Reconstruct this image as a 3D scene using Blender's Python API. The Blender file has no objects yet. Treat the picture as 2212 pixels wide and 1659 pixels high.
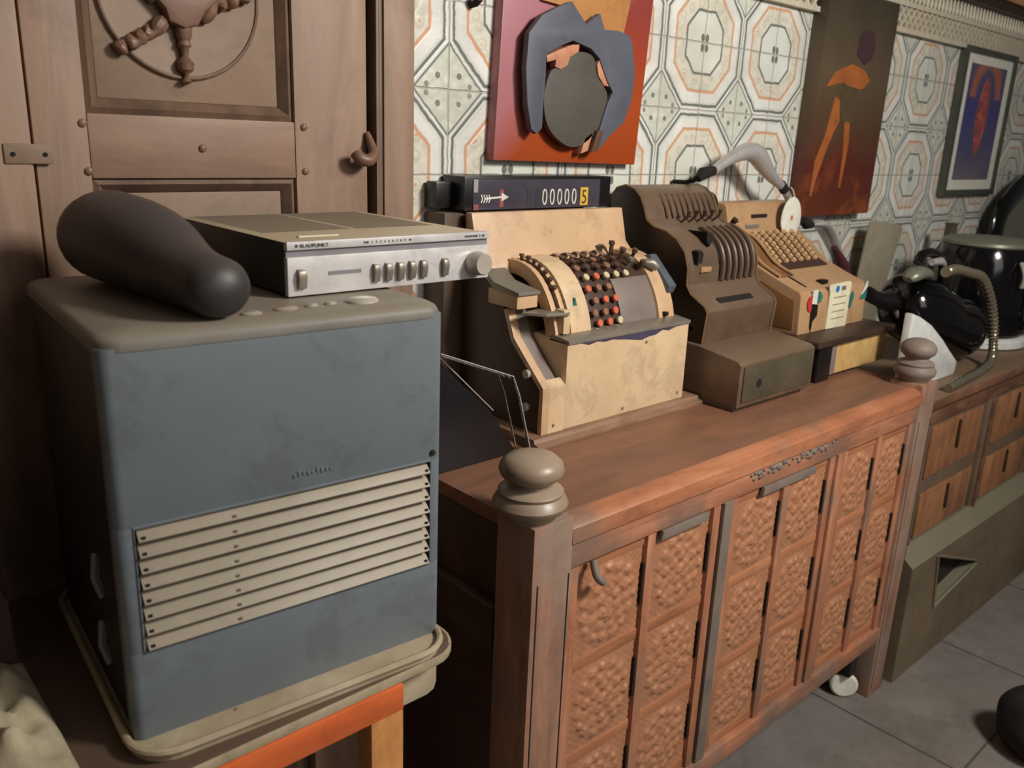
import bpy, bmesh, math, random
from mathutils import Vector, Matrix
random.seed(7)
PI = math.pi
SC = bpy.context.scene
COL = SC.collection
SC.view_settings.view_transform = 'Standard'
SC.view_settings.look = 'None'

# ------------------------------------------------------------ materials
class E:
    """tiny expression wrapper round shader math nodes"""
    def __init__(s, nt, v): s.nt = nt; s.v = v
    def op(s, o, *a):
        n = s.nt.nodes.new('ShaderNodeMath'); n.operation = o
        for i, x in enumerate((s,) + a):
            x = x.v if isinstance(x, E) else x
            if isinstance(x, (int, float)): n.inputs[i].default_value = x
            else: s.nt.links.new(x, n.inputs[i])
        return E(s.nt, n.outputs[0])
    def __add__(s, o): return s.op('ADD', o)
    def __sub__(s, o): return s.op('SUBTRACT', o)
    def __mul__(s, o): return s.op('MULTIPLY', o)
    def abs(s): return s.op('ABSOLUTE')
    def max(s, o): return s.op('MAXIMUM', o)
    def min(s, o): return s.op('MINIMUM', o)
    def lt(s, o): return s.op('LESS_THAN', o)
    def gt(s, o): return s.op('GREATER_THAN', o)
    def wrap(s, a, b): return s.op('WRAP', b, a)
    def line(s, c, w):                       # 1 within w of c, soft edge
        return (((s - c).abs() * (-1.0 / w)) + 1.6).op('MINIMUM', 1.0).op('MAXIMUM', 0.0)

def srgb(r, g, b):
    f = lambda c: ((c / 255.0) / 12.92 if c / 255.0 <= 0.04045 else ((c / 255.0 + 0.055) / 1.055) ** 2.4)
    return (f(r), f(g), f(b), 1.0)

def new_mat(name):
    m = bpy.data.materials.new(name); m.use_nodes = True
    nt = m.node_tree; b = nt.nodes['Principled BSDF']
    return m, nt, b

def noise(nt, vec, scale, detail=4, rough=.6, dist=0.0):
    n = nt.nodes.new('ShaderNodeTexNoise'); n.inputs['Scale'].default_value = scale
    n.inputs['Detail'].default_value = detail; n.inputs['Roughness'].default_value = rough
    n.inputs['Distortion'].default_value = dist
    if vec is not None: nt.links.new(vec, n.inputs['Vector'])
    return n.outputs['Fac']

def coords(nt, scale=(1, 1, 1)):
    tc = nt.nodes.new('ShaderNodeTexCoord'); mp = nt.nodes.new('ShaderNodeMapping')
    mp.inputs['Scale'].default_value = scale
    nt.links.new(tc.outputs['Object'], mp.inputs['Vector'])
    return mp.outputs['Vector']

def ramp(nt, fac, stops):
    r = nt.nodes.new('ShaderNodeValToRGB'); el = r.color_ramp.elements
    el[0].position, el[0].color = stops[0]
    el[1].position, el[1].color = stops[-1]
    for p, c in stops[1:-1]:
        e = el.new(p); e.color = c
    nt.links.new(fac.v if isinstance(fac, E) else fac, r.inputs[0])
    return r.outputs['Color']

def mix(nt, fac, a, b):
    n = nt.nodes.new('ShaderNodeMix'); n.data_type = 'RGBA'
    for k, x in ((0, fac), (6, a), (7, b)):
        x = x.v if isinstance(x, E) else x
        if isinstance(x, (tuple, float, int)): n.inputs[k].default_value = x
        else: nt.links.new(x, n.inputs[k])
    return n.outputs[2]

def bump(nt, b, h, strength=.3, dist=.002):
    n = nt.nodes.new('ShaderNodeBump'); n.inputs['Strength'].default_value = strength
    n.inputs['Distance'].default_value = dist
    nt.links.new(h.v if isinstance(h, E) else h, n.inputs['Height']); nt.links.new(n.outputs['Normal'], b.inputs['Normal'])

def upness(nt):
    g = nt.nodes.new('ShaderNodeNewGeometry'); s = nt.nodes.new('ShaderNodeSeparateXYZ')
    nt.links.new(g.outputs['Normal'], s.inputs[0])
    return E(nt, s.outputs['Z'])

def worn(name, c1, c2, rough=.5, metal=0.0, scale=9, dust=None, dustamt=.7, stretch=(1, 1, 1), bmp=.1, spots=None, spotlvl=.66):
    """painted / plain surface with blotches, optional dust on upward faces, optional dark chips"""
    m, nt, b = new_mat(name)
    v = coords(nt, stretch)
    n1 = noise(nt, v, scale, 6, .65)
    c = ramp(nt, n1, [(.3, c1), (.7, c2)])
    if spots:
        n2 = noise(nt, v, scale * 5, 5, .7)
        f = (E(nt, n2) - spotlvl) * 14
        c = mix(nt, f.max(0).min(1), c, spots)
    gf = (E(nt, noise(nt, coords(nt), 7, 8, .75, .3)) - .52) * 2.4
    c = mix(nt, gf.max(0).min(.18), c, srgb(60, 48, 38))
    if dust:
        f = ((upness(nt) - .35) * 1.8).max(0).min(1) * dustamt
        c = mix(nt, f, c, dust)
    nt.links.new(c, b.inputs['Base Color'])
    b.inputs['Roughness'].default_value = rough; b.inputs['Metallic'].default_value = metal
    bump(nt, b, noise(nt, v, scale * 12, 4), bmp, .001)
    return m

def wood(name, light, mid, dark, stretch=(3, 3, 30), rough=.55, dust=None, patch=None, patchlvl=.55, scale=1.6, dustamt=.75):
    m, nt, b = new_mat(name)
    v = coords(nt, stretch)
    n1 = noise(nt, v, scale, 8, .65, .6)
    c = ramp(nt, n1, [(.25, dark), (.5, mid), (.75, light)])
    if patch:
        v2 = coords(nt, (1, 1, 1))
        f = (E(nt, noise(nt, v2, 4.5, 3, .5)) - patchlvl) * 6
        c = mix(nt, f.max(0).min(.8), c, patch)
    gv = coords(nt, (1, 1, 1))
    gf = (E(nt, noise(nt, gv, 5.5, 9, .72, .4)) - .5) * 3.2
    gm_ = nt.nodes.new('ShaderNodeMix'); gm_.data_type = 'RGBA'; gm_.blend_type = 'MULTIPLY'
    nt.links.new(gf.max(0).min(.6).v, gm_.inputs[0]); nt.links.new(c, gm_.inputs[6]); gm_.inputs[7].default_value = (.52, .48, .46, 1)
    c = gm_.outputs[2]
    if dust:
        f = ((upness(nt) - .3) * 1.6).max(0).min(1) * dustamt
        c = mix(nt, f, c, dust)
    nt.links.new(c, b.inputs['Base Color'])
    b.inputs['Roughness'].default_value = rough
    bump(nt, b, n1, .25, .002)
    return m

def plain(name, c, rough=.5, metal=0.0, **k):
    m, nt, b = new_mat(name)
    v = coords(nt); n = noise(nt, v, 30, 3)
    d = tuple(x * .82 for x in c[:3]) + (1,)
    nt.links.new(ramp(nt, n, [(.3, d), (.7, c)]), b.inputs['Base Color'])
    b.inputs['Roughness'].default_value = rough; b.inputs['Metallic'].default_value = metal
    for kk, vv in k.items(): b.inputs[kk].default_value = vv
    return m

T = .175                                     # tile size
def tile_material():
    m, nt, b = new_mat('patterned_tile')
    tc = nt.nodes.new('ShaderNodeTexCoord'); s = nt.nodes.new('ShaderNodeSeparateXYZ')
    nt.links.new(tc.outputs['Object'], s.inputs[0])
    wob = (E(nt, noise(nt, tc.outputs['Object'], 28, 2)) - .5) * .04
    X = E(nt, s.outputs['X']) * (1 / T) + wob; Z = (E(nt, s.outputs['Z']) - 1.4666) * (1 / T) + wob
    u = (X - 1).wrap(-1, 1).abs(); v = Z.wrap(-1, 1).abs()
    oc = u.max(v).max((u + v) * (1 / 1.47))
    du = (u * -1) + 1; dv = (v * -1) + 1
    dia = du + dv                            # distance from diamond centre
    base = (214, 218, 208)
    fine = noise(nt, tc.outputs['Object'], 120, 4, .7)
    med = noise(nt, tc.outputs['Object'], 9, 3, .5)
    c = ramp(nt, med, [(.3, srgb(206, 208, 200)), (.7, srgb(232, 232, 226))])
    # diamond interior: pale green with dark specks
    vor = nt.nodes.new('ShaderNodeTexVoronoi'); vor.inputs['Scale'].default_value = 36
    nt.links.new(tc.outputs['Object'], vor.inputs['Vector'])
    speck = E(nt, vor.outputs['Distance'])
    dia_in = dia.lt(.50)
    c = mix(nt, dia_in * .6, c, ramp(nt, speck.v, [(.1, srgb(208, 210, 196)), (.6, srgb(182, 188, 168))]))
    # floral band between the rings
    flo = oc.gt(.47) * oc.lt(.70)
    c = mix(nt, flo * .8, c, ramp(nt, speck.v, [(.10, srgb(206, 150, 118)), (.24, srgb(218, 212, 196)), (.42, srgb(190, 188, 166)), (.6, srgb(214, 208, 192))]))
    # inner octagon pale green wash
    c = mix(nt, oc.lt(.43) * .35, c, srgb(198, 206, 188))
    # dots in the diamond
    dr = (du - .16) * (du - .16) + (dv - .16) * (dv - .16)
    c = mix(nt, dr.lt(.0014) * .8, c, srgb(80, 84, 74))
    dr2 = (du - .33) * (du - .33) + (dv - .05) * (dv - .05)
    c = mix(nt, dr2.lt(.0012) * .7, c, srgb(90, 94, 82))
    # lines
    orange = oc.line(.715, .020)
    c = mix(nt, orange * .85, c, srgb(206, 140, 92))
    inner = oc.line(.455, .017)
    c = mix(nt, inner * .9, c, srgb(76, 84, 78))
    outer = oc.line(.93, .02) * (dia.gt(.58))
    c = mix(nt, outer * .9, c, srgb(72, 84, 78))
    outer2 = oc.line(.975, .02)
    c = mix(nt, dia.line(.525, .018) * .9, c, srgb(92, 102, 94))
    gl = oc.line(.885, .012)
    c = mix(nt, gl * .3, c, srgb(165, 172, 158))
    # centre: four dark petals
    r2 = (u - .055) * (u - .055) * 1.4 + (v - .075) * (v - .075) * .6
    c = mix(nt, r2.lt(.0024) * .85, c, srgb(66, 72, 66))
    hat = E(nt, fine).gt(.6) * oc.gt(.75) * oc.lt(.87)
    c = mix(nt, hat * .35, c, srgb(160, 168, 158))
    # grout
    g = du.min(u).min(dv.min(v))
    gm = g.line(0, .009)
    c = mix(nt, gm * .8, c, srgb(176, 172, 160))
    # dust / grime
    gr = (E(nt, noise(nt, tc.outputs['Object'], 3, 5)) - .45) * 1.2
    c = mix(nt, gr.max(0).min(.35), c, srgb(150, 140, 118))
    nt.links.new(c, b.inputs['Base Color']); b.inputs['Roughness'].default_value = .38
    h = (gm * -1.0) + (outer + inner + orange) * -.35 + E(nt, fine) * .25
    h = h + (speck * -1.2) * (dia_in + flo).min(1)
    bump(nt, b, h, .8, .003)
    return m

M = {}
M['tile'] = tile_material()
M['floor'] = worn('floor_stone', srgb(108, 102, 97), srgb(128, 122, 116), .6, scale=5, bmp=.15)
M['grout'] = plain('joint', srgb(84, 78, 72), .8)
M['plaster'] = worn('plaster', srgb(120, 104, 90), srgb(140, 124, 108), .8)
M['ward'] = wood('wardrobe_wood', srgb(156, 128, 106), srgb(136, 109, 89), srgb(112, 88, 72), (14, 14, 2), .55, scale=1.3, patch=srgb(135, 110, 90), patchlvl=.58)
M['ward_h'] = wood('wardrobe_rail_wood', srgb(154, 124, 104), srgb(134, 106, 87), srgb(110, 86, 71), (2, 14, 14), .55, scale=1.3)
M['ward_mould'] = wood('wardrobe_moulding_wood', srgb(128, 102, 84), srgb(104, 81, 66), srgb(74, 57, 47), (8, 8, 3), .5)
M['ward_panel'] = worn('wardrobe_panel_wood', srgb(122, 100, 82), srgb(140, 116, 94), .6, scale=7)
M['ward_carve'] = worn('carved_dark_wood', srgb(104, 76, 62), srgb(134, 100, 80), .45, scale=14)
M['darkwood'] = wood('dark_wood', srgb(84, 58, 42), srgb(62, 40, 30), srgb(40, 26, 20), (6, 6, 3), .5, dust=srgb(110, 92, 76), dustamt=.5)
M['gap'] = plain('dark_gap', srgb(26, 19, 16), .9)
CH = (srgb(196, 142, 110), srgb(172, 114, 84), srgb(132, 88, 66))
M['chest_v'] = wood('chest_wood_upright', *CH, (16, 16, 2), .5, patch=srgb(130, 108, 94), patchlvl=.50)
M['chest_h'] = wood('chest_wood_rail', *CH, (2, 16, 16), .5, patch=srgb(124, 104, 92), patchlvl=.47)
M['nosing'] = wood('worn_orange_edge', srgb(196, 138, 104), srgb(176, 114, 80), srgb(140, 90, 66), (2, 12, 12), .45, patch=srgb(136, 108, 92), patchlvl=.52)
M['chest_top'] = wood('chest_top_wood', srgb(150, 96, 68), srgb(126, 80, 58), srgb(98, 62, 46), (2, 14, 14), .45, dust=srgb(134, 106, 86), dustamt=.35)
M['chest_post'] = wood('chest_post_wood', srgb(186, 136, 108), srgb(150, 112, 92), srgb(112, 86, 72), (16, 16, 2), .55, patch=srgb(142, 122, 108), patchlvl=.45)
M['finial'] = worn('dusty_turned_wood', srgb(126, 106, 88), srgb(150, 130, 110), .38, scale=10, dust=srgb(168, 152, 132), dustamt=.5)
M['carved'] = worn('carved_chest_wood', srgb(158, 108, 78), srgb(184, 130, 96), .42, scale=12, dust=srgb(182, 150, 128), dustamt=.7, spots=srgb(120, 78, 56), spotlvl=.70)
M['carved_flat'] = wood('chest_cross_wood', srgb(192, 132, 94), srgb(170, 112, 78), srgb(140, 90, 62), (2, 16, 16), .5)
M['chest_gray'] = worn('worn_grey_wood', srgb(112, 100, 92), srgb(132, 118, 106), .6)
M['cab'] = wood('cabinet_wood', srgb(134, 96, 70), srgb(104, 70, 52), srgb(74, 48, 38), (3, 12, 12), .5, dust=srgb(116, 98, 78), dustamt=.7)
M['cab_frame'] = worn('cabinet_frame_wood', srgb(92, 76, 62), srgb(112, 92, 74), .55, scale=8)
M['cab_panel'] = wood('cabinet_panel_wood', srgb(166, 120, 84), srgb(144, 98, 66), srgb(112, 74, 50), (10, 10, 2), .5)
M['plinth'] = worn('green_grey_plinth', srgb(92, 80, 62), srgb(116, 100, 78), .6, scale=4, dust=srgb(120, 118, 98), dustamt=.8)
M['blue'] = worn('blue_grey_enamel', srgb(98, 106, 111), srgb(110, 118, 122), .42, scale=3, bmp=.03)
M['heater_top'] = worn('dusty_heater_top', srgb(94, 92, 86), srgb(122, 116, 104), .55, scale=5, dust=srgb(136, 126, 110), dustamt=.8)
M['heater_side'] = worn('shaded_heater_side', srgb(34, 30, 28), srgb(48, 42, 38), .4)  # near-black: shade of the heater's unlit flank put into the colour
M['slat'] = worn('dusty_beige_slat', srgb(130, 120, 103), srgb(150, 139, 121), .5, scale=10, dust=srgb(160, 149, 130), dustamt=.7)
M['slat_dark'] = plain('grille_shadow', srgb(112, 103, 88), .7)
M['tray'] = worn('aged_cream_enamel', srgb(150, 134, 106), srgb(186, 172, 146), .4, scale=8, spots=srgb(116, 96, 68))
M['orange'] = wood('orange_stained_wood', srgb(226, 122, 66), srgb(208, 102, 52), srgb(170, 78, 40), (2, 12, 12), .4)
M['pine'] = wood('yellow_pine', srgb(226, 166, 104), srgb(208, 146, 86), srgb(180, 120, 70), (12, 12, 2), .45)
M['rubber'] = worn('dusty_black_leather', srgb(30, 28, 29), srgb(56, 51, 50), .5, scale=10, dust=srgb(86, 78, 74), dustamt=.55)
M['amp_front'] = worn('brushed_aluminium', srgb(196, 192, 190), srgb(224, 221, 219), .35, metal=.25, scale=14, stretch=(1, 1, 1), spots=srgb(140, 120, 96), spotlvl=.74, bmp=.02)
M['amp_band'] = plain('grey_groove', srgb(130, 126, 130), .5)
M['amp_case'] = worn('dusty_black_case', srgb(44, 43, 40), srgb(56, 54, 50), .5, dust=srgb(186, 170, 142), dustamt=.95)
M['amp_line'] = plain('case_slot', srgb(96, 84, 66), .7)
M['chrome_key'] = plain('dull_chrome', srgb(150, 140, 128), .35, .5)
M['ink'] = plain('dark_ink', srgb(50, 48, 52), .6)
M['knob'] = plain('pale_knob', srgb(200, 192, 176), .3, .3)
M['cream'] = worn('aged_cream_paint', srgb(204, 174, 138), srgb(224, 198, 160), .42, scale=6, spots=srgb(160, 126, 88), spotlvl=.70, bmp=.05)
M['cream2'] = worn('aged_pink_cream_paint', srgb(196, 160, 124), srgb(214, 180, 142), .42, scale=6, spots=srgb(150, 116, 84), spotlvl=.7)
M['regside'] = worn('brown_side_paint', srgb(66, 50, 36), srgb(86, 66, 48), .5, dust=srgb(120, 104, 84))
M['baseboard'] = wood('register_base_wood', srgb(160, 126, 100), srgb(136, 104, 82), srgb(104, 78, 62), (2, 14, 14), .6)
M['greyplate'] = worn('dull_grey_plate', srgb(118, 106, 100), srgb(136, 124, 116), .4, scale=12, bmp=.1)
M['greyblue'] = plain('blue_grey_plastic', srgb(88, 98, 106), .4)
M['greymetal'] = worn('dusty_grey_metal', srgb(128, 122, 112), srgb(148, 140, 126), .4, .3)
M['blackbox'] = plain('black_plastic', srgb(22, 20, 22), .35)
M['displayglass'] = plain('display_backing', srgb(72, 68, 78), .25)
M['white'] = plain('white_ink', srgb(228, 224, 214), .5)
M['yellow'] = plain('yellow_tab', srgb(224, 178, 60), .5)
M['pinkish'] = plain('faded_red', srgb(150, 80, 80), .5)
M['key_dark'] = plain('dark_key', srgb(84, 62, 48), .4)
M['key_red'] = plain('coral_key', srgb(216, 110, 84), .35)
M['key_brown'] = plain('dull_brown_key', srgb(150, 106, 84), .4)
M['key_cream'] = plain('cream_key', srgb(214, 200, 160), .35)
M['key_tan'] = plain('tan_key', srgb(206, 170, 122), .4)
M['bed'] = plain('key_bed_dark', srgb(66, 44, 34), .6)
M['bronze'] = worn('dark_bronze_paint', srgb(92, 74, 60), srgb(116, 94, 76), .38, .15, scale=8, dust=srgb(128, 108, 88), dustamt=.5)
M['bronze_dark'] = worn('deep_bronze', srgb(50, 37, 28), srgb(66, 50, 38), .4, scale=8)  # darker bronze for side plates, levers, crank and drawer parts
M['drawer_green'] = worn('dark_olive_drawer', srgb(66, 60, 48), srgb(92, 84, 66), .45, scale=6)
M['gold'] = plain('worn_gold_edge', srgb(150, 120, 84), .4, .3)
M['tan'] = worn('tan_paint', srgb(166, 130, 94), srgb(186, 150, 112), .4, scale=6, spots=srgb(130, 94, 62), spotlvl=.72)
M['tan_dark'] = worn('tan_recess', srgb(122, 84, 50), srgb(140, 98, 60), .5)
M['ply'] = worn('worn_plywood', srgb(176, 140, 82), srgb(204, 172, 112), .6, scale=14, stretch=(2, 1, .7), spots=srgb(130, 90, 50), spotlvl=.62)
M['label'] = worn('paper_label', srgb(214, 206, 174), srgb(226, 220, 192), .7)
M['teal'] = plain('teal_sticker', srgb(52, 120, 112), .4)
M['red'] = plain('red_sticker', srgb(200, 60, 54), .4)
M['bluedot'] = plain('blue_print', srgb(50, 120, 200), .5)
M['silver'] = plain('silver_grey', srgb(206, 202, 200), .28, .45)
M['whitecard'] = plain('white_enamel', srgb(232, 230, 216), .4)
M['whiteplastic'] = plain('white_plastic', srgb(218, 220, 216), .3)
M['gloss'] = plain('glossy_black', srgb(14, 13, 14), .12)
M['lid'] = plain('grey_green_lid', srgb(128, 130, 112), .35, .3)
M['hose'] = plain('steel_hose', srgb(150, 140, 120), .25, .7)
M['board'] = worn('grey_beige_board', srgb(138, 130, 112), srgb(158, 148, 128), .55, scale=7)
M['maroon'] = plain('maroon_cloth', srgb(84, 40, 48), .5)
M['lattice'] = plain('off_white_lattice', srgb(206, 196, 174), .5)
M['rail_dark'] = plain('dark_rail', srgb(58, 40, 30), .5)
M['rail_tan'] = worn('tan_rail', srgb(170, 124, 86), srgb(190, 144, 102), .5)
M['p_slate'] = worn('slate_paint', srgb(78, 82, 94), srgb(92, 95, 106), .55, scale=4)
M['p_char'] = worn('charcoal_paint', srgb(72, 68, 62), srgb(90, 85, 76), .6, scale=6)
M['p_peach'] = worn('peach_paint', srgb(184, 122, 92), srgb(206, 150, 118), .5, scale=20)
M['p_ochre'] = worn('ochre_paint', srgb(176, 120, 66), srgb(190, 136, 80), .5, scale=6)
M['p_stick'] = plain('dark_brown_paint', srgb(96, 66, 50), .5)
M['frame_green'] = worn('dark_green_frame', srgb(58, 62, 54), srgb(80, 84, 74), .35)
M['cloth_pale'] = worn('pale_linen', srgb(146, 138, 112), srgb(176, 166, 138), .85, scale=14)
M['cloth_wine'] = worn('wine_cloth', srgb(70, 48, 52), srgb(88, 62, 66), .85, scale=8)
M['bag'] = worn('black_cloth', srgb(16, 14, 16), srgb(26, 24, 26), .8)

def picture_one_mat():
    m, nt, b = new_mat('orange_board')
    tc = nt.nodes.new('ShaderNodeTexCoord'); s = nt.nodes.new('ShaderNodeSeparateXYZ')
    nt.links.new(tc.outputs['Object'], s.inputs[0])
    n = E(nt, noise(nt, tc.outputs['Object'], 7, 4)) * .14
    z = (E(nt, s.outputs['Z']) * 2.2 + n)
    c = ramp(nt, z, [(.03, srgb(156, 66, 22)), (.35, srgb(168, 74, 30)), (.62, srgb(158, 64, 42)), (.85, srgb(142, 62, 56))])
    f = ((E(nt, s.outputs['X']) * -7 + (z * 3.2)) - 1.6).max(0).min(1)
    c = mix(nt, f * .85, c, srgb(170, 112, 122))
    nt.links.new(c, b.inputs['Base Color']); b.inputs['Roughness'].default_value = .38
    return m
def picture_two_mat():
    m, nt, b = new_mat('brown_painted_board')
    tc = nt.nodes.new('ShaderNodeTexCoord'); s = nt.nodes.new('ShaderNodeSeparateXYZ')
    nt.links.new(tc.outputs['Object'], s.inputs[0])
    n = E(nt, noise(nt, tc.outputs['Object'], 6, 5)) * .3
    z = E(nt, s.outputs['Z']) * 1.4 + n - .1
    c = ramp(nt, z, [(.05, srgb(96, 46, 28)), (.28, srgb(88, 36, 26)), (.45, srgb(84, 60, 42)), (.7, srgb(90, 76, 56)), (1, srgb(62, 54, 42))])
    f = (E(nt, noise(nt, tc.outputs['Object'], 9, 5)) - .5) * 5 * (z * -3 + 1.2).max(0).min(1)
    c = mix(nt, f.max(0).min(.7), c, srgb(150, 78, 36))
    nt.links.new(c, b.inputs['Base Color']); b.inputs['Roughness'].default_value = .45
    return m
def poster_mat():
    m, nt, b = new_mat('blue_print')
    tc = nt.nodes.new('ShaderNodeTexCoord'); s = nt.nodes.new('ShaderNodeSeparateXYZ')
    nt.links.new(tc.outputs['Object'], s.inputs[0])
    x = E(nt, s.outputs['X']); z = E(nt, s.outputs['Z'])
    n = E(nt, noise(nt, tc.outputs['Object'], 14, 4)); nn = (n - .5)
    c = ramp(nt, (z * 2.1 + nn * .3), [(.0, srgb(112, 102, 112)), (.25, srgb(78, 78, 112)), (.6, srgb(66, 62, 120)), (1, srgb(92, 84, 104))])
    # orange arch in the upper part
    ra = ((x * x * 1.3) + (z - .33) * (z - .33)).op('SQRT') + nn * .05
    c = mix(nt, ra.line(.150, .028) * z.gt(.33) * .8, c, srgb(176, 104, 60))
    rb = ((x * x * 6) + (z - .26) * (z - .26)).op('SQRT') + nn * .12
    c = mix(nt, rb.lt(.15) * .8, c, ramp(nt, n.v, [(.4, srgb(120, 90, 50)), (.5, srgb(176, 60, 66)), (.6, srgb(206, 120, 60))]))
    nt.links.new(c, b.inputs['Base Color']); b.inputs['Roughness'].default_value = .3
    return m
M['pic1'] = picture_one_mat(); M['pic2'] = picture_two_mat(); M['poster'] = poster_mat()
m, nt, b = new_mat('clear_acrylic'); b.inputs['Base Color'].default_value = srgb(200, 205, 200)
b.inputs['Transmission Weight'].default_value = 1.0; b.inputs['Roughness'].default_value = .08; b.inputs['IOR'].default_value = 1.15
M['acrylic'] = m

# ------------------------------------------------------------ mesh builders
def box(bm, x0, x1, y0, y1, z0, z1):
    vs = [bm.verts.new(p) for p in ((x0, y0, z0), (x1, y0, z0), (x1, y1, z0), (x0, y1, z0), (x0, y0, z1), (x1, y0, z1), (x1, y1, z1), (x0, y1, z1))]
    for f in ((0, 3, 2, 1), (4, 5, 6, 7), (0, 1, 5, 4), (1, 2, 6, 5), (2, 3, 7, 6), (3, 0, 4, 7)):
        bm.faces.new([vs[i] for i in f])
def prism(bm, pts, a, b_, axis):
    def P(p, t):
        if axis == 'x': return (t, p[0], p[1])
        if axis == 'y': return (p[0], t, p[1])
        return (p[0], p[1], t)
    A = [bm.verts.new(P(p, a)) for p in pts]; B = [bm.verts.new(P(p, b_)) for p in pts]
    n = len(pts)
    bm.faces.new(A); bm.faces.new(B[::-1])
    for i in range(n): bm.faces.new((A[i], A[(i + 1) % n], B[(i + 1) % n], B[i]))
def sheet_x(bm, pts, x0, x1, th):
    """strip following a y,z polyline, thickness th inward"""
    nrm = []
    for i in range(len(pts)):
        a = Vector(pts[max(i - 1, 0)]); c = Vector(pts[min(i + 1, len(pts) - 1)]); d = (c - a).normalized()
        nrm.append(Vector((d.y, -d.x)))
    inner = [tuple(Vector(p) - n * th) for p, n in zip(pts, nrm)]
    prism(bm, list(pts) + inner[::-1], x0, x1, 'x')
def tube(bm, pts, rad, seg=12, squash=1.0, up=Vector((0, 0, 1)), cap=True):
    pts = [Vector(p) for p in pts]; n = len(pts)
    if not isinstance(rad, (list, tuple)): rad = [rad] * n
    rings = []
    side = None
    for i, p in enumerate(pts):
        d = (pts[min(i + 1, n - 1)] - pts[max(i - 1, 0)]).normalized()
        if side is None:
            side = d.cross(up)
            if side.length < 1e-4: side = d.cross(Vector((0, 1, 0)))
        side = (side - d * side.dot(d)).normalized(); w = side.cross(d).normalized()
        rings.append([bm.verts.new(p + side * math.cos(2 * PI * k / seg) * rad[i] + w * math.sin(2 * PI * k / seg) * rad[i] * squash) for k in range(seg)])
    for i in range(n - 1):
        for k in range(seg): bm.faces.new((rings[i][k], rings[i][(k + 1) % seg], rings[i + 1][(k + 1) % seg], rings[i + 1][k]))
    if cap: bm.faces.new(rings[0][::-1]); bm.faces.new(rings[-1])
def lathe(bm, prof, c, seg=24, axis='z', sx=1.0, sy=1.0):
    """prof: (radius, height); closed with caps where radius > 0"""
    c = Vector(c); rings = []
    for r, h in prof:
        ring = []
        for k in range(seg):
            a = 2 * PI * k / seg; p = (r * math.cos(a) * sx, r * math.sin(a) * sy, h)
            if axis == 'y': p = (p[0], -h, p[1])
            if axis == 'x': p = (h, p[0], p[1])
            ring.append(bm.verts.new(c + Vector(p)))
        rings.append(ring)
    for i in range(len(rings) - 1):
        for k in range(seg): bm.faces.new((rings[i][k], rings[i][(k + 1) % seg], rings[i + 1][(k + 1) % seg], rings[i + 1][k]))
    bm.faces.new(rings[0][::-1]); bm.faces.new(rings[-1])
def rrect(x0, x1, y0, y1, r, n=6):
    o = []
    for cx, cy, a0 in ((x1 - r, y1 - r, 0), (x0 + r, y1 - r, 90), (x0 + r, y0 + r, 180), (x1 - r, y0 + r, 270)):
        for k in range(n + 1):
            a = math.radians(a0 + 90 * k / n); o.append((cx + r * math.cos(a), cy + r * math.sin(a)))
    return o
def spline(pts, n=6):
    pts = [Vector(p) for p in pts]; o = []
    for i in range(len(pts) - 1):
        p0 = pts[max(i - 1, 0)]; p1 = pts[i]; p2 = pts[i + 1]; p3 = pts[min(i + 2, len(pts) - 1)]
        for k in range(n):
            t = k / n
            o.append(.5 * ((2 * p1) + (p2 - p0) * t + (2 * p0 - 5 * p1 + 4 * p2 - p3) * t * t + (3 * p1 - p0 - 3 * p2 + p3) * t ** 3))
    o.append(pts[-1]); return o

def finish(bm, bevel):
    bmesh.ops.recalc_face_normals(bm, faces=bm.faces)
    if bevel:
        es = [e for e in bm.edges if len(e.link_faces) == 2 and e.calc_face_angle(0) > .6]
        if es: bmesh.ops.bevel(bm, geom=es, offset=bevel, segments=2, affect='EDGES', clamp_overlap=True, profile=.6)
    for f in bm.faces: f.smooth = True
    for e in bm.edges:
        if len(e.link_faces) == 2 and e.calc_face_angle(0) > .7: e.smooth = False

def top_of(p):
    while p.parent: p = p.parent
    return p
def obj(name, bm, mat, parent=None, bevel=0.0, kind=None, label=None, cat=None, group=None):
    """bm verts are in world space (unless the parent chain is rotated later)"""
    finish(bm, bevel)
    me = bpy.data.meshes.new(name)
    if parent is not None: off = Vector(top_of(parent).location)
    else:
        xs = [v.co for v in bm.verts]
        off = Vector(((min(v.x for v in xs) + max(v.x for v in xs)) / 2, (min(v.y for v in xs) + max(v.y for v in xs)) / 2, min(v.z for v in xs)))
    bmesh.ops.translate(bm, vec=-off, verts=bm.verts)
    bm.to_mesh(me); bm.free()
    me.materials.append(mat)
    o = bpy.data.objects.new(name, me); COL.objects.link(o)
    if parent is not None:
        o.parent = parent
        if parent.parent is not None: pass
    else: o.location = off
    if kind: o['kind'] = kind
    if label: o['label'] = label
    if cat: o['category'] = cat
    if group: o['group'] = group
    return o
def thing(name, label, cat, loc, group=None):
    o = bpy.data.objects.new(name, None); COL.objects.link(o)
    o.location = loc; o.empty_display_size = .05
    o['label'] = label; o['category'] = cat
    if group: o['group'] = group
    return o
def B(): return bmesh.new()
def boxo(name, x0, x1, y0, y1, z0, z1, mat, parent=None, bevel=.002, **k):
    bm = B(); box(bm, x0, x1, y0, y1, z0, z1); return obj(name, bm, mat, parent, bevel, **k)
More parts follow.
